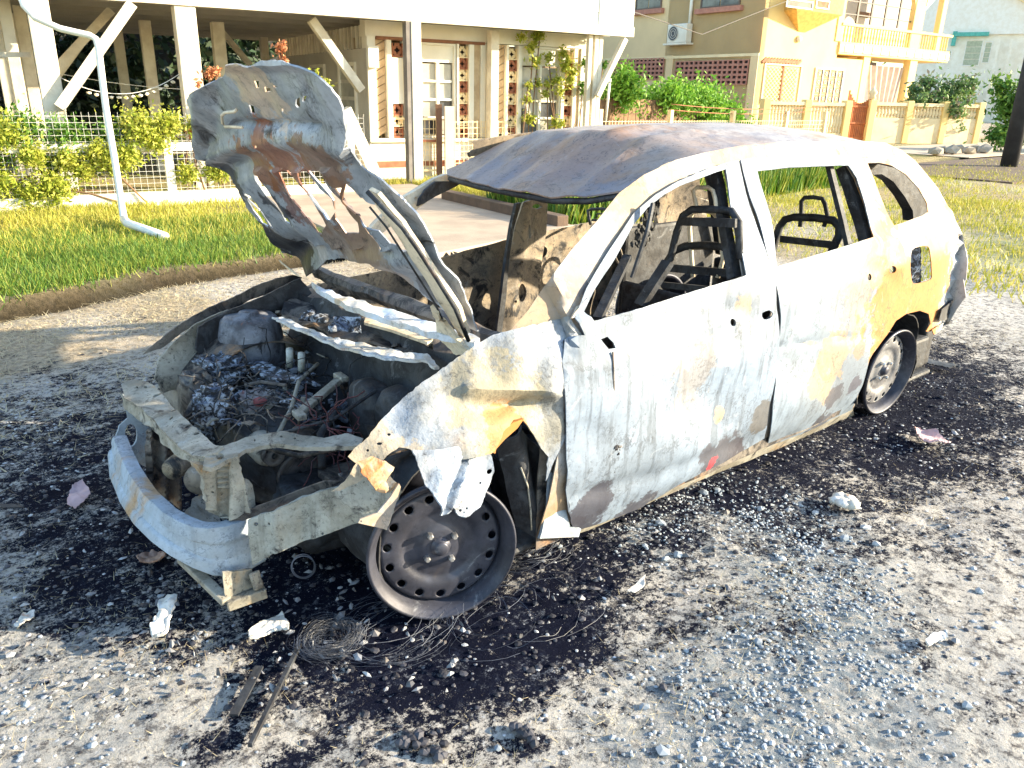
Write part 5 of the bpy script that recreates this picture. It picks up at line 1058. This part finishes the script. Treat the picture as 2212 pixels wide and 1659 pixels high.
br = yr(1255,140,1650,228); fbox('balustrade_rail', YR, (rwU, rEnd, br[3]-.12, br[3]), -.1, .1, YELL, yh)
for i in range(40):
    a = rwU+.1+(rEnd-rwU-.2)*i/40
    if i == 0:
        k = MB(); k.lathe([(.03,0),(.05,.05),(.035,.12),(.06,.28),(.035,.45),(.05,.5),(.03,br[3]-.12-yf[3])], 8, (0,0,0), 'z'); bal0 = k.build('baluster', YELL, None, True); bal0.parent = yh; bal0.location = Vector(YR.pt(a, yf[3]))-yh.location
    else:
        o = bal0.copy(); COL.objects.link(o); o.location = Vector(YR.pt(a, yf[3]))-yh.location
# arches
def arch_wall(r0, r1, zs, zspring, ztop, name='balcony_arch'):
    k = MB(); c = (r0+r1)/2; hw = (r1-r0)/2; n = 14; pts = [(c-hw*math.cos(math.pi*i/n), zspring+min(hw, 1.6)*math.sin(math.pi*i/n)) for i in range(n+1)]
    for i in range(n):
        (x0, z0), (x1, z1) = pts[i], pts[i+1]
        k.hexa([YR.pt(x0,z0,-.2), YR.pt(x1,z1,-.2), YR.pt(x1,z1,.02), YR.pt(x0,z0,.02), YR.pt(x0,ztop,-.2), YR.pt(x1,ztop,-.2), YR.pt(x1,ztop,.02), YR.pt(x0,ztop,.02)])
    return k.build(name, YELL, yh)
ar = yr(1275,0,1640,150); arch_wall(ar[0], ar[1], 0, yr(1275,30,1640,60)[3], 8.5); a2 = yr(1690,20,1780,200); arch_wall(a2[0], a2[1], 0, yr(1690,40,1780,60)[3], 8.5)
for x0, x1 in ((1245,1275),(1640,1690),(1780,1800)): r = yr(x0,0,x1,150); fbox('balcony_pillar', YR, (r[0], r[1], yf[3], 8.5), -.25, .05, YELL, yh)
for i in range(5): r = yr(1275+73*i,40,1283+73*i,150); fbox('balcony_grille_bar', YR, (r[0], r[1], yf[3]+.9, ar[2]+2.2), -.15, -.08, IRON, yh)
for yy in (20, 88): r = yr(1275,yy,1640,yy+6); fbox('balcony_grille_bar', YR, (r[0], r[1], r[3]-.05, r[3]), -.16, -.09, IRON, yh)
r = yr(1385,60,1450,85,o=-2); fbox('balcony_sign_board', YR, r, -2.49, -2.4, plain('brown_board', (.15,.08,.05), .8), yh)
# ground floor right part: opening, pillars, curtain
r = yr(1345,330,1378,700); fbox('porch_pillar', YR, (r[0], r[1], 0, yf[2]), -.4, 0, YELL, yh)
r = yr(1585,350,1620,700); fbox('porch_pillar', YR, (r[0], r[1], 0, yf[2]), -.4, 0, YELL, yh)
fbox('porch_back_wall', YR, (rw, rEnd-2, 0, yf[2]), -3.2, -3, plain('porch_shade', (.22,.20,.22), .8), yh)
r = yr(1385,345,1570,570,o=-.3); k = MB(); n = 40; V = []
for i in range(n+1):
    t = i/n
    for j in range(9):
        q = j/8; a = r[0]+(r[1]-r[0])*(t*(1-.45*q)+.25*q); V.append(YR.pt(a, r[3]-(r[3]-.35)*q, -.35+.09*math.sin(t*38)))
o = mesh_obj('curtain', V, [(i*9+j, (i+1)*9+j, (i+1)*9+j+1, i*9+j+1) for i in range(n) for j in range(8)], PINKC, None, True); tag(o, 'long pale curtain gathered in the porch opening of the yellow house', 'curtain')
# lattice door with terracotta header
r = yr(845,308,1042,332); 
for i in range(13): a = r[0]+(r[1]-r[0])*i/13; k = MB(); k.bar(YR.pt(a, r[2], .03), YR.pt(a+.28, r[3], .03), .05, .12); k.build('header_tile', TERRA, yh)
r = yr(845,334,1040,545); frame_part('grille_door', YR, r, .07, .0, .06, CRM, yh)
k = MB(); W_ = r[1]-r[0]; Hh = r[3]-r[2]
for i in range(-8, 14):
    for sg_ in (1, -1):
        p = []; a0 = i*W_/10
        for q in range(9):
            x = a0+q*W_/9*.9 if sg_ > 0 else W_-a0-q*W_/9*.9
            if .05 < x < W_-.05: p.append(YR.pt(r[0]+x, r[2]+Hh*q/9+.05, .04))
        if len(p) > 1: k.bar(p[0], p[-1], .025, .02)
k.build('door_lattice', CRM, yh, kind='stuff'); fbox('door_meeting_stile', YR, (r[0]+W_*.48, r[0]+W_*.52, r[2]+.07, r[3]-.07), .03, .08, TERRA, yh)
# small grid window
r = yr(1110,355,1260,545); w_ = frame_part('window', YR, r, .08, .0, .07, WHITE, yh)
for i in range(4):
    for j in range(4):
        aa = r[0]+.08+(r[1]-r[0]-.16)*i/4; zz = r[2]+.08+(r[3]-r[2]-.16)*j/4; da = (r[1]-r[0]-.16)/4; dz = (r[3]-r[2]-.16)/4
        fbox('pane', YR, (aa+.03, aa+da-.03, zz+.03, zz+dz-.03), .005, .02, DGLASS, w_)
        k = MB(); k.lathe([(.06,0),(.08,.0),(.08,.015),(.06,.015)], 8, (0,0,0), 'y', True); o = k.build('scroll_bar', WHITE, None); o.parent = w_; o.location = Vector(YR.pt(aa+da/2, zz+dz/2, .03))-yh.location
        if i: fbox('window_bar', YR, (aa-.025, aa+.025, zz, zz+dz-.001), .02, .06, WHITE, w_)
# oriel
r = yr(962,0,1205,70); k = MB(); YR.box(k, r[0], r[1], r[2], r[3]+.8, 0, .7)
tp = yr(1010,160,1100,168); cc = (tp[0]+tp[1])/2
k.add([YR.pt(r[0],r[2]-.002,0), YR.pt(r[1],r[2]-.002,0), YR.pt(r[1],r[2]-.002,.7), YR.pt(r[0],r[2]-.002,.7), YR.pt(cc-.3,tp[2],0.01), YR.pt(cc+.2,tp[2],0.01)], [(0,3,2,1),(3,0,4),(2,3,4,5),(1,2,5)]); k.build('oriel', plain('amber_render', (.78,.46,.12), .8), yh)
r2 = yr(970,0,1110,45,o=.7); w_ = frame_part('window', YR, r2, .06, .7, .74, WHITE, yh); fbox('pane', YR, (r2[0]+.06, r2[1]-.06, r2[2]+.06, r2[3]-.06), .705, .715, DGLASS, w_)
r2 = yr(1125,0,1195,48,o=.7); w_ = frame_part('window', YR, r2, .06, .7, .74, WHITE, yh); fbox('pane', YR, (r2[0]+.06, r2[1]-.06, r2[2]+.06, r2[3]-.06), .705, .715, TERRA, w_)
k = MB(); k.lathe([(.0,.0),(.12,0),(.15,.04),(.13,.12),(0,.16)], 12, (0,0,0), 'y'); o = k.build('round_lamp', WHITE, None, True); o.parent = yh; rr = yr(1035,185,1070,205); o.location = Vector(YR.pt(rr[0], rr[2], 0))-yh.location
# left face: windows, vents, air conditioner
for q in ((190,-30,325,50),(530,-30,735,38)):
    r = yl(*q); w_ = frame_part('window', YL, r, .08, .0, .06, plain('brown_window_frame', (.16,.11,.08), .6) if q[0] == 190 else bpy.data.materials['brown_window_frame'], yh)
    mid = (r[0]+r[1])/2
    for a0, a1 in ((r[0]+.08, mid-.03), (mid+.03, r[1]-.08)): fbox('pane', YL, (a0, a1, r[2]+.08, r[3]-.08), .01, .03, DGLASS, w_)
    fbox('window_sill', YL, (r[0]-.2, r[1]+.2, r[2]-.22, r[2]-.002), .0, .22, SALM, yh)
for q in ((70,305,335,415),(395,315,775,442)):
    r = yl(*q); fbox('vent_recess', YL, (r[0], r[1], r[2], r[3]), -.0, .012, DARK, yh)
    nx_ = int((r[1]-r[0])/.30); nz_ = 5; dx = (r[1]-r[0])/nx_; dz = (r[3]-r[2])/nz_; b0_ = None
    for i in range(nx_):
        for j in range(nz_):
            if b0_ is None:
                k = MB(); t_ = .05
                for (x0, x1, z0, z1) in ((0,dx,0,t_),(0,dx,dz-t_,dz-.004),(0,t_,t_,dz-t_),(dx-t_,dx-.004,t_,dz-t_)):
                    P0 = lambda a, z, o_: YL.d*a+YL.n*o_+np.array([0,0,z]); k.hexa([P0(x0,z0,0),P0(x1,z0,0),P0(x1,z0,.06),P0(x0,z0,.06),P0(x0,z1,0),P0(x1,z1,0),P0(x1,z1,.06),P0(x0,z1,.06)])
                b0_ = k.build('vent_block', SALM, None); o = b0_; o.parent = yh
            else: o = b0_.copy(); COL.objects.link(o)
            o.location = Vector(YL.pt(r[0]+dx*i, r[2]+dz*j, .012))-yh.location
fbox('wall_band', YL, (0, lw, yl(395,285,775,300)[2], yl(395,285,775,300)[3]), 0, .06, CRM, yh)
for q in ((340,290,375,560),(775,290,815,570)): r = yl(*q); fbox('pilaster', YL, (r[0], r[1], 0, r[3]), 0, .05, BEIGE, yh)
k = MB(); r = yl(470,0,492,130); k.tube([YL.pt((r[0]+r[1])/2, r[2], .1), YL.pt((r[0]+r[1])/2, r[3]+.6, .1)], .08, 8); k.build('downpipe', WHITE, yh, True)
ac = thing('air_conditioner', 'white outdoor air conditioner unit hung on the beige side wall', 'air conditioner', YL.pt(*yl(385,125,490,228)[::2][:2]))
r = yl(388,128,488,226); fbox('casing', YL, r, .1, .5, WHITE, ac, bev=.03)
k = MB(); cx = r[0]+(r[1]-r[0])*.68; cz = (r[2]+r[3])/2; rr = (r[3]-r[2])*.40
ringp = [YL.pt(cx+rr*math.cos(t), cz+rr*math.sin(t), .51) for t in np.linspace(0, 6.283, 25)]
k.add([YL.pt(cx, cz, .505)]+ringp, [(0, i+1, i+2) for i in range(24)]); k.build('fan_grille', plain('grille_dark', (.10,.10,.11), .6), ac)
for q in (.35,.65,.95): k = MB(); k.tube([YL.pt(cx+rr*q*math.cos(t), cz+rr*q*math.sin(t), .52) for t in np.linspace(0, 6.283, 25)], .012, 4); k.build('grille_ring', WHITE, ac)
fbox('bracket', YL, (r[0]-.05, r[1]+.25, r[2]-.08, r[2]-.002), .0, .5, WHITE, ac)
# ------------------------------------------------------------------ baluster wall and orange gate
g0, g1, g2, g3 = onz(1646,303), onz(1821,306), onz(1868,309), onz(2106,325)
def slide(p, q_u, v, dr):
    Fq = Face(p[:2], dr); a = Fq.uv(q_u, v)[0]; return Fq.pt(a, 0)
g1 = slide(g2, 1821, 280, (-.9,.43)); g3 = slide(g2, 2106, 280, (-.9,.43)); g0 = slide(g2, 1646, 280, (-.9,.43))
def bal_wall(p, q, lab, n, hgt=1.45, base=.35, mid=False):
    Fw = Face(p[:2], (q-p)[:2]); L_ = float(np.linalg.norm((q-p)[:2])); t = thing('baluster_wall', lab, 'wall', p)
    fbox('wall_base', Fw, (0, L_, 0, base), -.1, .1, CRM, t); fbox('coping', Fw, (0, L_, hgt-.12, hgt), -.14, .14, CRM, t)
    npil = 3 if not mid else 4
    for i in range(npil): a = L_*i/(npil-1); fbox('pillar', Fw, (a-.14, a+.14, 0, hgt+.08), -.16, .16, YELL, t, bev=.02)
    k = MB(); hb = hgt-.12-base; k.lathe([(.05,0),(.075,.06*hb),(.05,.15*hb),(.09,.4*hb),(.05,.7*hb),(.075,.9*hb),(.05,hb)], 8, (0,0,0), 'z'); b0_ = k.build('baluster', CRM, None, True); b0_.parent = t
    for i in range(n):
        a = L_*(i+.5)/n; o = b0_ if i == 0 else b0_.copy()
        if i: COL.objects.link(o)
        o.location = Vector(Fw.pt(a, base))-t.location
    return t, Fw, L_
bal_wall(g0, g1, 'cream baluster wall left of the orange gate in front of the yellow house', 26)
t, Fw, L_ = bal_wall(g2, g3, 'long cream baluster wall with solid lower panels right of the orange gate', 34, 1.5, .95, True)
k = MB(); k.lathe([(.05,0),(.14,.06),(.10,.16),(.17,.26),(.04,.42),(0,.5)], 10, (0,0,0), 'z'); o = k.build('finial', CRM, None, True); o.parent = t; o.location = (0,0,1.58)
Fg = Face(g1[:2], (g2-g1)[:2]); Lg = float(np.linalg.norm((g2-g1)[:2])); t = thing('iron_gate', 'orange scrolled iron gate with a swept top between the baluster walls', 'gate', g1)
for i in range(13):
    a = Lg*(i+.5)/13; top = 1.45+.45*abs(1-2*i/12.)**2*(1 if i < 7 else .5); k = MB(); Fg.box(k, a-.03, a+.03, .1, top, -.02, .02); k.build('gate_bar', ORNG, t)
for z in (.15, .7, 1.3): fbox('gate_rail', Fg, (0, Lg, z, z+.07), .02, .05, ORNG, t)
# ================================================================== WHITE HOUSE FAR RIGHT, shrubs, pole
WR = Face((-44,-14.5), (-.75,-.66)); WR = Face((-88,-25.9), (-.35,.94)); 
wh = thing('white_gabled_house', 'white gabled house with teal window trim at the far right', 'house', (-48,-10,0))
w0, w1 = WR.uv(1950,150)[0], WR.uv(2330,150)[0]; zE = WR.uv(2100,75)[1]
k = MB(); WR.box(k, min(w0, w1), max(w0, w1), 0, zE, -7, 0); k.build('wall', WHITE, wh)
gL, gR = WR.uv(2040,20)[0], WR.uv(2225,100)[0]; apx = WR.uv(2085,-70)
k = MB(); k.add([WR.pt(min(w0,w1)-.5, zE, .3), WR.pt(max(w0,w1), zE, .3), WR.pt(apx[0], apx[1], .3), WR.pt(min(w0,w1)-.5, zE, -7), WR.pt(max(w0,w1), zE, -7), WR.pt(apx[0], apx[1], -7)], [(0,1,2),(5,4,3),(0,3,4,1),(1,4,5,2),(2,5,3,0)]); k.build('gable', WHITE2, wh)
k = MB(); k.bar(WR.pt(apx[0], apx[1]+.1, .5), WR.pt(max(w0,w1)+.6, zE-.5, .5), .7, .5); k.build('eave_board', CRM, wh)
C4 = lambda x0, y0, x1, y1: (1296+x0*.414, y0*.414, 1296+x1*.414, y1*.414)
for q in ((1900,205,1990,345),(1775,260,1835,310),(2000,215,2040,330)):
    r = WR.rect(*C4(*q)); w_ = frame_part('window', WR, r, .08, .0, .06, WHITE2, wh)
    for j in range(4): fbox('louvre', WR, (r[0]+.08, r[1]-.08, r[2]+.1+(r[3]-r[2]-.2)*j/4, r[2]+.04+(r[3]-r[2]-.2)*(j+1)/4), .01, .04, plain('louvre_glass', (.42,.46,.34), .3) if j == 0 and q[0] == 1900 else bpy.data.materials['louvre_glass'], w_)
r = WR.rect(*C4(1855,170,2030,190)); fbox('window_hood', WR, (r[0], r[1], r[2], r[3]), 0, .6, TEAL, wh); r = WR.rect(*C4(1838,165,1860,240)); fbox('hood_bracket', WR, (r[0], r[1], r[2], r[3]), 0, .5, TEAL, wh)
for x0 in (2045, 2110): r = WR.rect(*C4(x0,210,x0+14,520)); fbox('porch_post', WR, (r[0], r[1], 0, r[3]), .8, 1.0, WHITE, wh)
k = MB(); a_, z_ = WR.uv(1296+1950*.414, 520*.414, 1.2); b2, z2 = WR.uv(1296+2080*.414, 390*.414, 1.2); k.bar(WR.pt(a_, z_, 1.2), WR.pt(b2, z2, 1.2), .3, .1); k.build('stair_string', WHITE, wh)
k = MB(); P0 = (-30,-2.5); k.box((-46,-5.6,0), (-32,-5.3,1.5)); tag(k.build('roadside_wall', plain('grey_render', (.34,.33,.33), .9, (.24,.23,.24), 1, .3), bev=.03), 'grey rendered wall beyond the baluster wall near the dark pole', 'wall')
def shrub(lab, u, v0, v1, ru, x, n, m, sz=.09):
    c = onx(u, (v0+v1)/2, x); t_ = onx(u, v0, x)[2]; w_ = abs(onx(u+ru, v0, x)[1]-c[1]); cs = []
    for _ in range(26): 
        z = rnd.uniform(.3, max(.6, t_)); cs.append((c[0]+rnd.gauss(0,.6), c[1]+rnd.uniform(-w_, w_), z, rnd.uniform(.3,.6)))
    t = thing('shrub', lab, 'shrub', (c[0], c[1], 0)); leaves('foliage', cs, n, sz, m, t); k = MB(); k.tube([(c[0],c[1],0),(c[0]+.1,c[1],t_*.6)], .06); k.build('trunk', WOOD, t); return t
shrub('pink flowering shrub behind the long baluster wall', 1990, 178, 240, 40, -33, 3500, LP); shrub('pink and green shrub in front of the white house stairs', 2060, 180, 240, 40, -34, 5000, LP)
shrub('large green bush against the right edge beside the dark pole', 2205, 185, 240, 26, -30, 7000, LG)
k = MB(); pb = onz(2178,362); k.tube([pb, pb+np.array([.05,0,2.5]), pb+np.array([.1,0,9])], [.20,.19,.16], 14); tag(k.build('utility_pole', plain('tarred_pole', (.035,.035,.04), .8, (.02,.02,.025), 4, .3), None, True), 'thick dark utility pole at the right edge of the verge', 'pole')
for i, (u, v) in enumerate(((2020,334),(2040,330),(2056,332),(2073,328),(2090,331),(2108,327),(2125,329))):
    c = onz(u, v+3); k = MB(); k.rock((c[0], c[1], .14), .26, flat=.6); tag(k.build('kerb_stone', plain('pale_rock', (.40,.35,.28), .9) if i == 0 else bpy.data.materials['pale_rock']), ['leftmost pale stone at the foot of the long baluster wall', 'second pale stone from the left along the baluster wall', 'third pale stone from the left along the baluster wall','middle one of the seven pale stones along the baluster wall','third pale stone from the right end of the baluster wall','second pale stone from the right end of the baluster wall','rightmost pale stone beside the end pillar of the baluster wall'][i], 'stone', 'stones along the baluster wall')
k = MB(); A_ = onz(1940,352); k.box((A_[0]-8, -7.0, .0), (A_[0]+3.5, -3.5, .03)); k.build('side_path', BRN, kind='structure')
k = MB(); k.box((-40, -11.5, .0), (-24.5, -7.4, .02)); k.build('side_road', plain('pale_dirt_road', (.55,.45,.34), .95), kind='structure')
k = MB(); k.tube([YR.pt(3.2, 6.5, .8), Vector((-20,-14,3.3))+Vector((0,0,0)), FA.pt(aR, 2.9, 0)], .012, 4); tag(k.build('service_cable', IRON), 'thin cable running from the stilt house across the beige wall', 'cable')
# more houses/trees closing the horizon
for i, (x, y) in enumerate(((-110,-8),(-58,16),(-120,-20),(-66,-38),(-50,-30),(-24,-34),(14,-26),(-14,-36))):
    t = thing('background_tree', ['green tree far beyond the dark pole','green tree beyond the right edge of the verge','tree behind the white gabled house','tree behind the arched balcony','tree behind the yellow house corner','tree between the stilt house and the yellow house','tree beyond the left end of the yard','tree behind the stilt house roof'][i], 'tree', (x, y, 0), 'trees on the horizon')
    k = MB(); k.tube([(x,y,0),(x,y,3)], [.3,.2]); k.build('trunk', WOOD, t, True)
    leaves('crown', [(x+rnd.gauss(0,2), y+rnd.gauss(0,2), rnd.uniform(2,6.5), rnd.uniform(1,2)) for _ in range(24)], 5000, .3, LG if i < 4 else LD, t)
# ================================================================== DEBRIS ON THE GROUND
def scrap(name, lab, cat, px, m, th=.003, amp=.03, fr=12, lift=.03, sp=3.5):
    c = onz(*np.mean(px, 0)); t = None
    o = sheet(name, px, lambda u, v: onz(u, v, lift), m, None, sp=sp, th=th, disp=lambda u, v, p: amp*(mn.noise(p*fr)+.35*abs(mn.noise(p*fr*3))+.05*mn.noise(p*fr*7)), jag=1.2)
    return tag(o, lab, cat)
PINK = plain('scorched_pink_paper', (.62,.42,.42), .9, (.45,.32,.34), 12, .3); WSC = burnt('white_scrap', (.72,.72,.72), (.55,.53,.48), sc=14, bump=1., speck=.5)
scrap('paper_scrap', 'crumpled pinkish scrap lying on the scorched ground right of the rear door', 'scrap', [(1975,915),(1990,925),(2020,930),(2045,945),(2055,950),(2050,962),(2030,958),(2005,955),(1985,945)], PINK)
scrap('paper_scrap', 'crumpled pinkish scrap on black ash left of the bumper beam', 'scrap', [(150,1060),(165,1045),(178,1035),(190,1052),(196,1068),(180,1082),(160,1092),(145,1090),(148,1075)], PINK)
scrap('metal_scrap', 'bright white torn sheet lying in ash below the bumper bracket', 'scrap', [(537,1365),(560,1345),(590,1322),(608,1310),(615,1330),(625,1345),(622,1362),(600,1358),(575,1365),(555,1378),(540,1380)], WSC, .006)
scrap('metal_scrap', 'twisted pale strip standing in ash left of the white torn sheet', 'scrap', [(342,1300),(362,1285),(385,1295),(378,1320),(362,1345),(355,1372),(330,1372),(325,1355),(345,1330)], WSC, .008, .06, 9, .06)
scrap('metal_scrap', 'small blue white flake near the left edge of the ash field', 'scrap', [(28,1345),(50,1322),(75,1315),(72,1330),(50,1345),(40,1360)], WSC)
scrap('metal_scrap', 'pale sheet fragment lying on gravel beside the front door', 'scrap', [(1355,1275),(1380,1252),(1395,1240),(1392,1262),(1372,1278)], WSC, .003, .01)
scrap('metal_scrap', 'curved white fragment lying on dry ground at the far right', 'scrap', [(2000,1378),(2015,1368),(2045,1365),(2050,1375),(2020,1382),(2008,1392)], WSC, .006, .02)
k = MB(); c = onz(1830,1100); 
for i in range(5): k.rock((c[0]+rnd.gauss(0,.03), c[1]+rnd.gauss(0,.03), .02), .035, flat=.5)
tag(k.build('ash_clod', WSC, None, True, kind='stuff'), 'large pale ash clod on the grey ground right of the doors', 'clod')
k = MB(); k.bar(onz(648,1393,.012), onz(540,1610,.012), .010, .012); tag(k.build('burnt_strip', M_black), 'long thin burnt strip lying on the soot trail at the bottom left', 'strip')
k = MB(); k.bar(onz(560,1440,.010), onz(505,1545,.010), .022, .006); tag(k.build('burnt_strip', M_black), 'shorter dark flat strip on the soot trail beside the long thin one', 'strip')
for i, (u, v, lab) in enumerate(((885,1605,'black charred lump at the bottom left of centre'),(1130,1590,'black charred lump at the bottom centre below the wheel'),(940,1625,'small charred crumb cluster between the two black lumps'))):
    k = MB(); c = onz(u, v)
    for _ in range(9): k.rock((c[0]+rnd.gauss(0,.014), c[1]+rnd.gauss(0,.014), .008), .014, flat=.7)
    tag(k.build('charred_lump', CHAR, kind='stuff'), lab, 'lump')
scrap('metal_scrap', 'thin dark plate leaning in ash under the rear wheel arch', 'scrap', [(1985,770),(2060,785),(2070,792),(2050,795),(1980,778)], M_black, .006, .01)
scrap('rusty_scrap', 'rusty ribbed scrap lying under the bumper beam', 'scrap', [(295,1195),(330,1182),(352,1190),(358,1205),(330,1215),(300,1212)], burnt('rusty_scrap', (.35,.22,.17), (.25,.16,.13), sc=20, bump=1.), .006)
scrap('bitumen_strip', 'black strip lying at the left edge of the burnt patch', 'strip', [(0,1086),(30,1088),(52,1092),(50,1096),(0,1096)], M_black, .004, .004)
# thin broken fragments half buried in the soot, too many and too small to count
k = MB()
for i in range(420):
    u_, v_ = (rnd.uniform(0, 1000), rnd.uniform(1050, 1500)) if i % 3 else (rnd.uniform(900, 2150), rnd.uniform(900, 1400))
    c = Vector(onz(u_, v_, .006)); a_ = rnd.random()*6.3; L_ = rnd.uniform(.004, .017); W_ = L_*rnd.uniform(.2, .8); e1 = Vector((math.cos(a_), math.sin(a_), rnd.uniform(-.3,.4)))*L_; e2 = Vector((-math.sin(a_), math.cos(a_), rnd.uniform(-.3,.5)))*W_
    p_ = [c-e1-e2*.6, c+e1*.3-e2, c+e1+e2*.2, c+e1*.2+e2, c-e1*.8+e2*.5]; up_ = Vector((0,0,.004)); m0 = c+Vector((0,0,rnd.uniform(.003,.012)))
    k.add(p_+[m0], [(5,j,(j+1) % 5) for j in range(5)]+[(4,3,2,1,0)])
tag(k.build('broken_fragments', leafmat('fragments', [(.02,.02,.025),(.09,.09,.11),(.20,.21,.24),(.06,.05,.05),(.38,.40,.44),(.03,.03,.04)], 0), kind='stuff'), 'thin broken charred fragments littering the soot around the car', 'debris')
# steel cord of the burnt tyres
k = MB()
def coil(c, r, n, tight=.02):
    for i in range(n):
        a0 = rnd.random()*6.28; span = rnd.uniform(1.2, 4.5); rr = r*rnd.uniform(.55,1.15); cx, cy = c[0]+rnd.gauss(0,tight), c[1]+rnd.gauss(0,tight); h0 = rnd.uniform(.004,.02); e = rnd.uniform(.5,1)
        k.tube([(cx+rr*math.cos(a0+span*j/12), cy+rr*e*math.sin(a0+span*j/12), h0+.012*math.sin(j*.7+i)) for j in range(13)], .00045, 3)
coil(onz(715,1385), .085, 110, .012); coil(onz(850,1360), .17, 30, .03); coil(onz(1130,1180), .12, 60, .04); coil(onz(1080,1330), .15, 20, .05)
tag(k.build('tyre_wire', M_wire, kind='stuff'), 'tangled steel cords of the burnt tyre around the front wheel', 'wire')
k = MB(); k.tube([ony(655+26*math.cos(t), 1225+24*math.sin(t), .52) for t in np.linspace(0, 6.28, 28)], .0022, 4); k.tube([ony(655+24*math.cos(t), 1222+25*math.sin(t), .52) for t in np.linspace(0, 6.28, 28)], .0016, 4)
k.build('wire_loop', M_wire, car, kind='stuff')
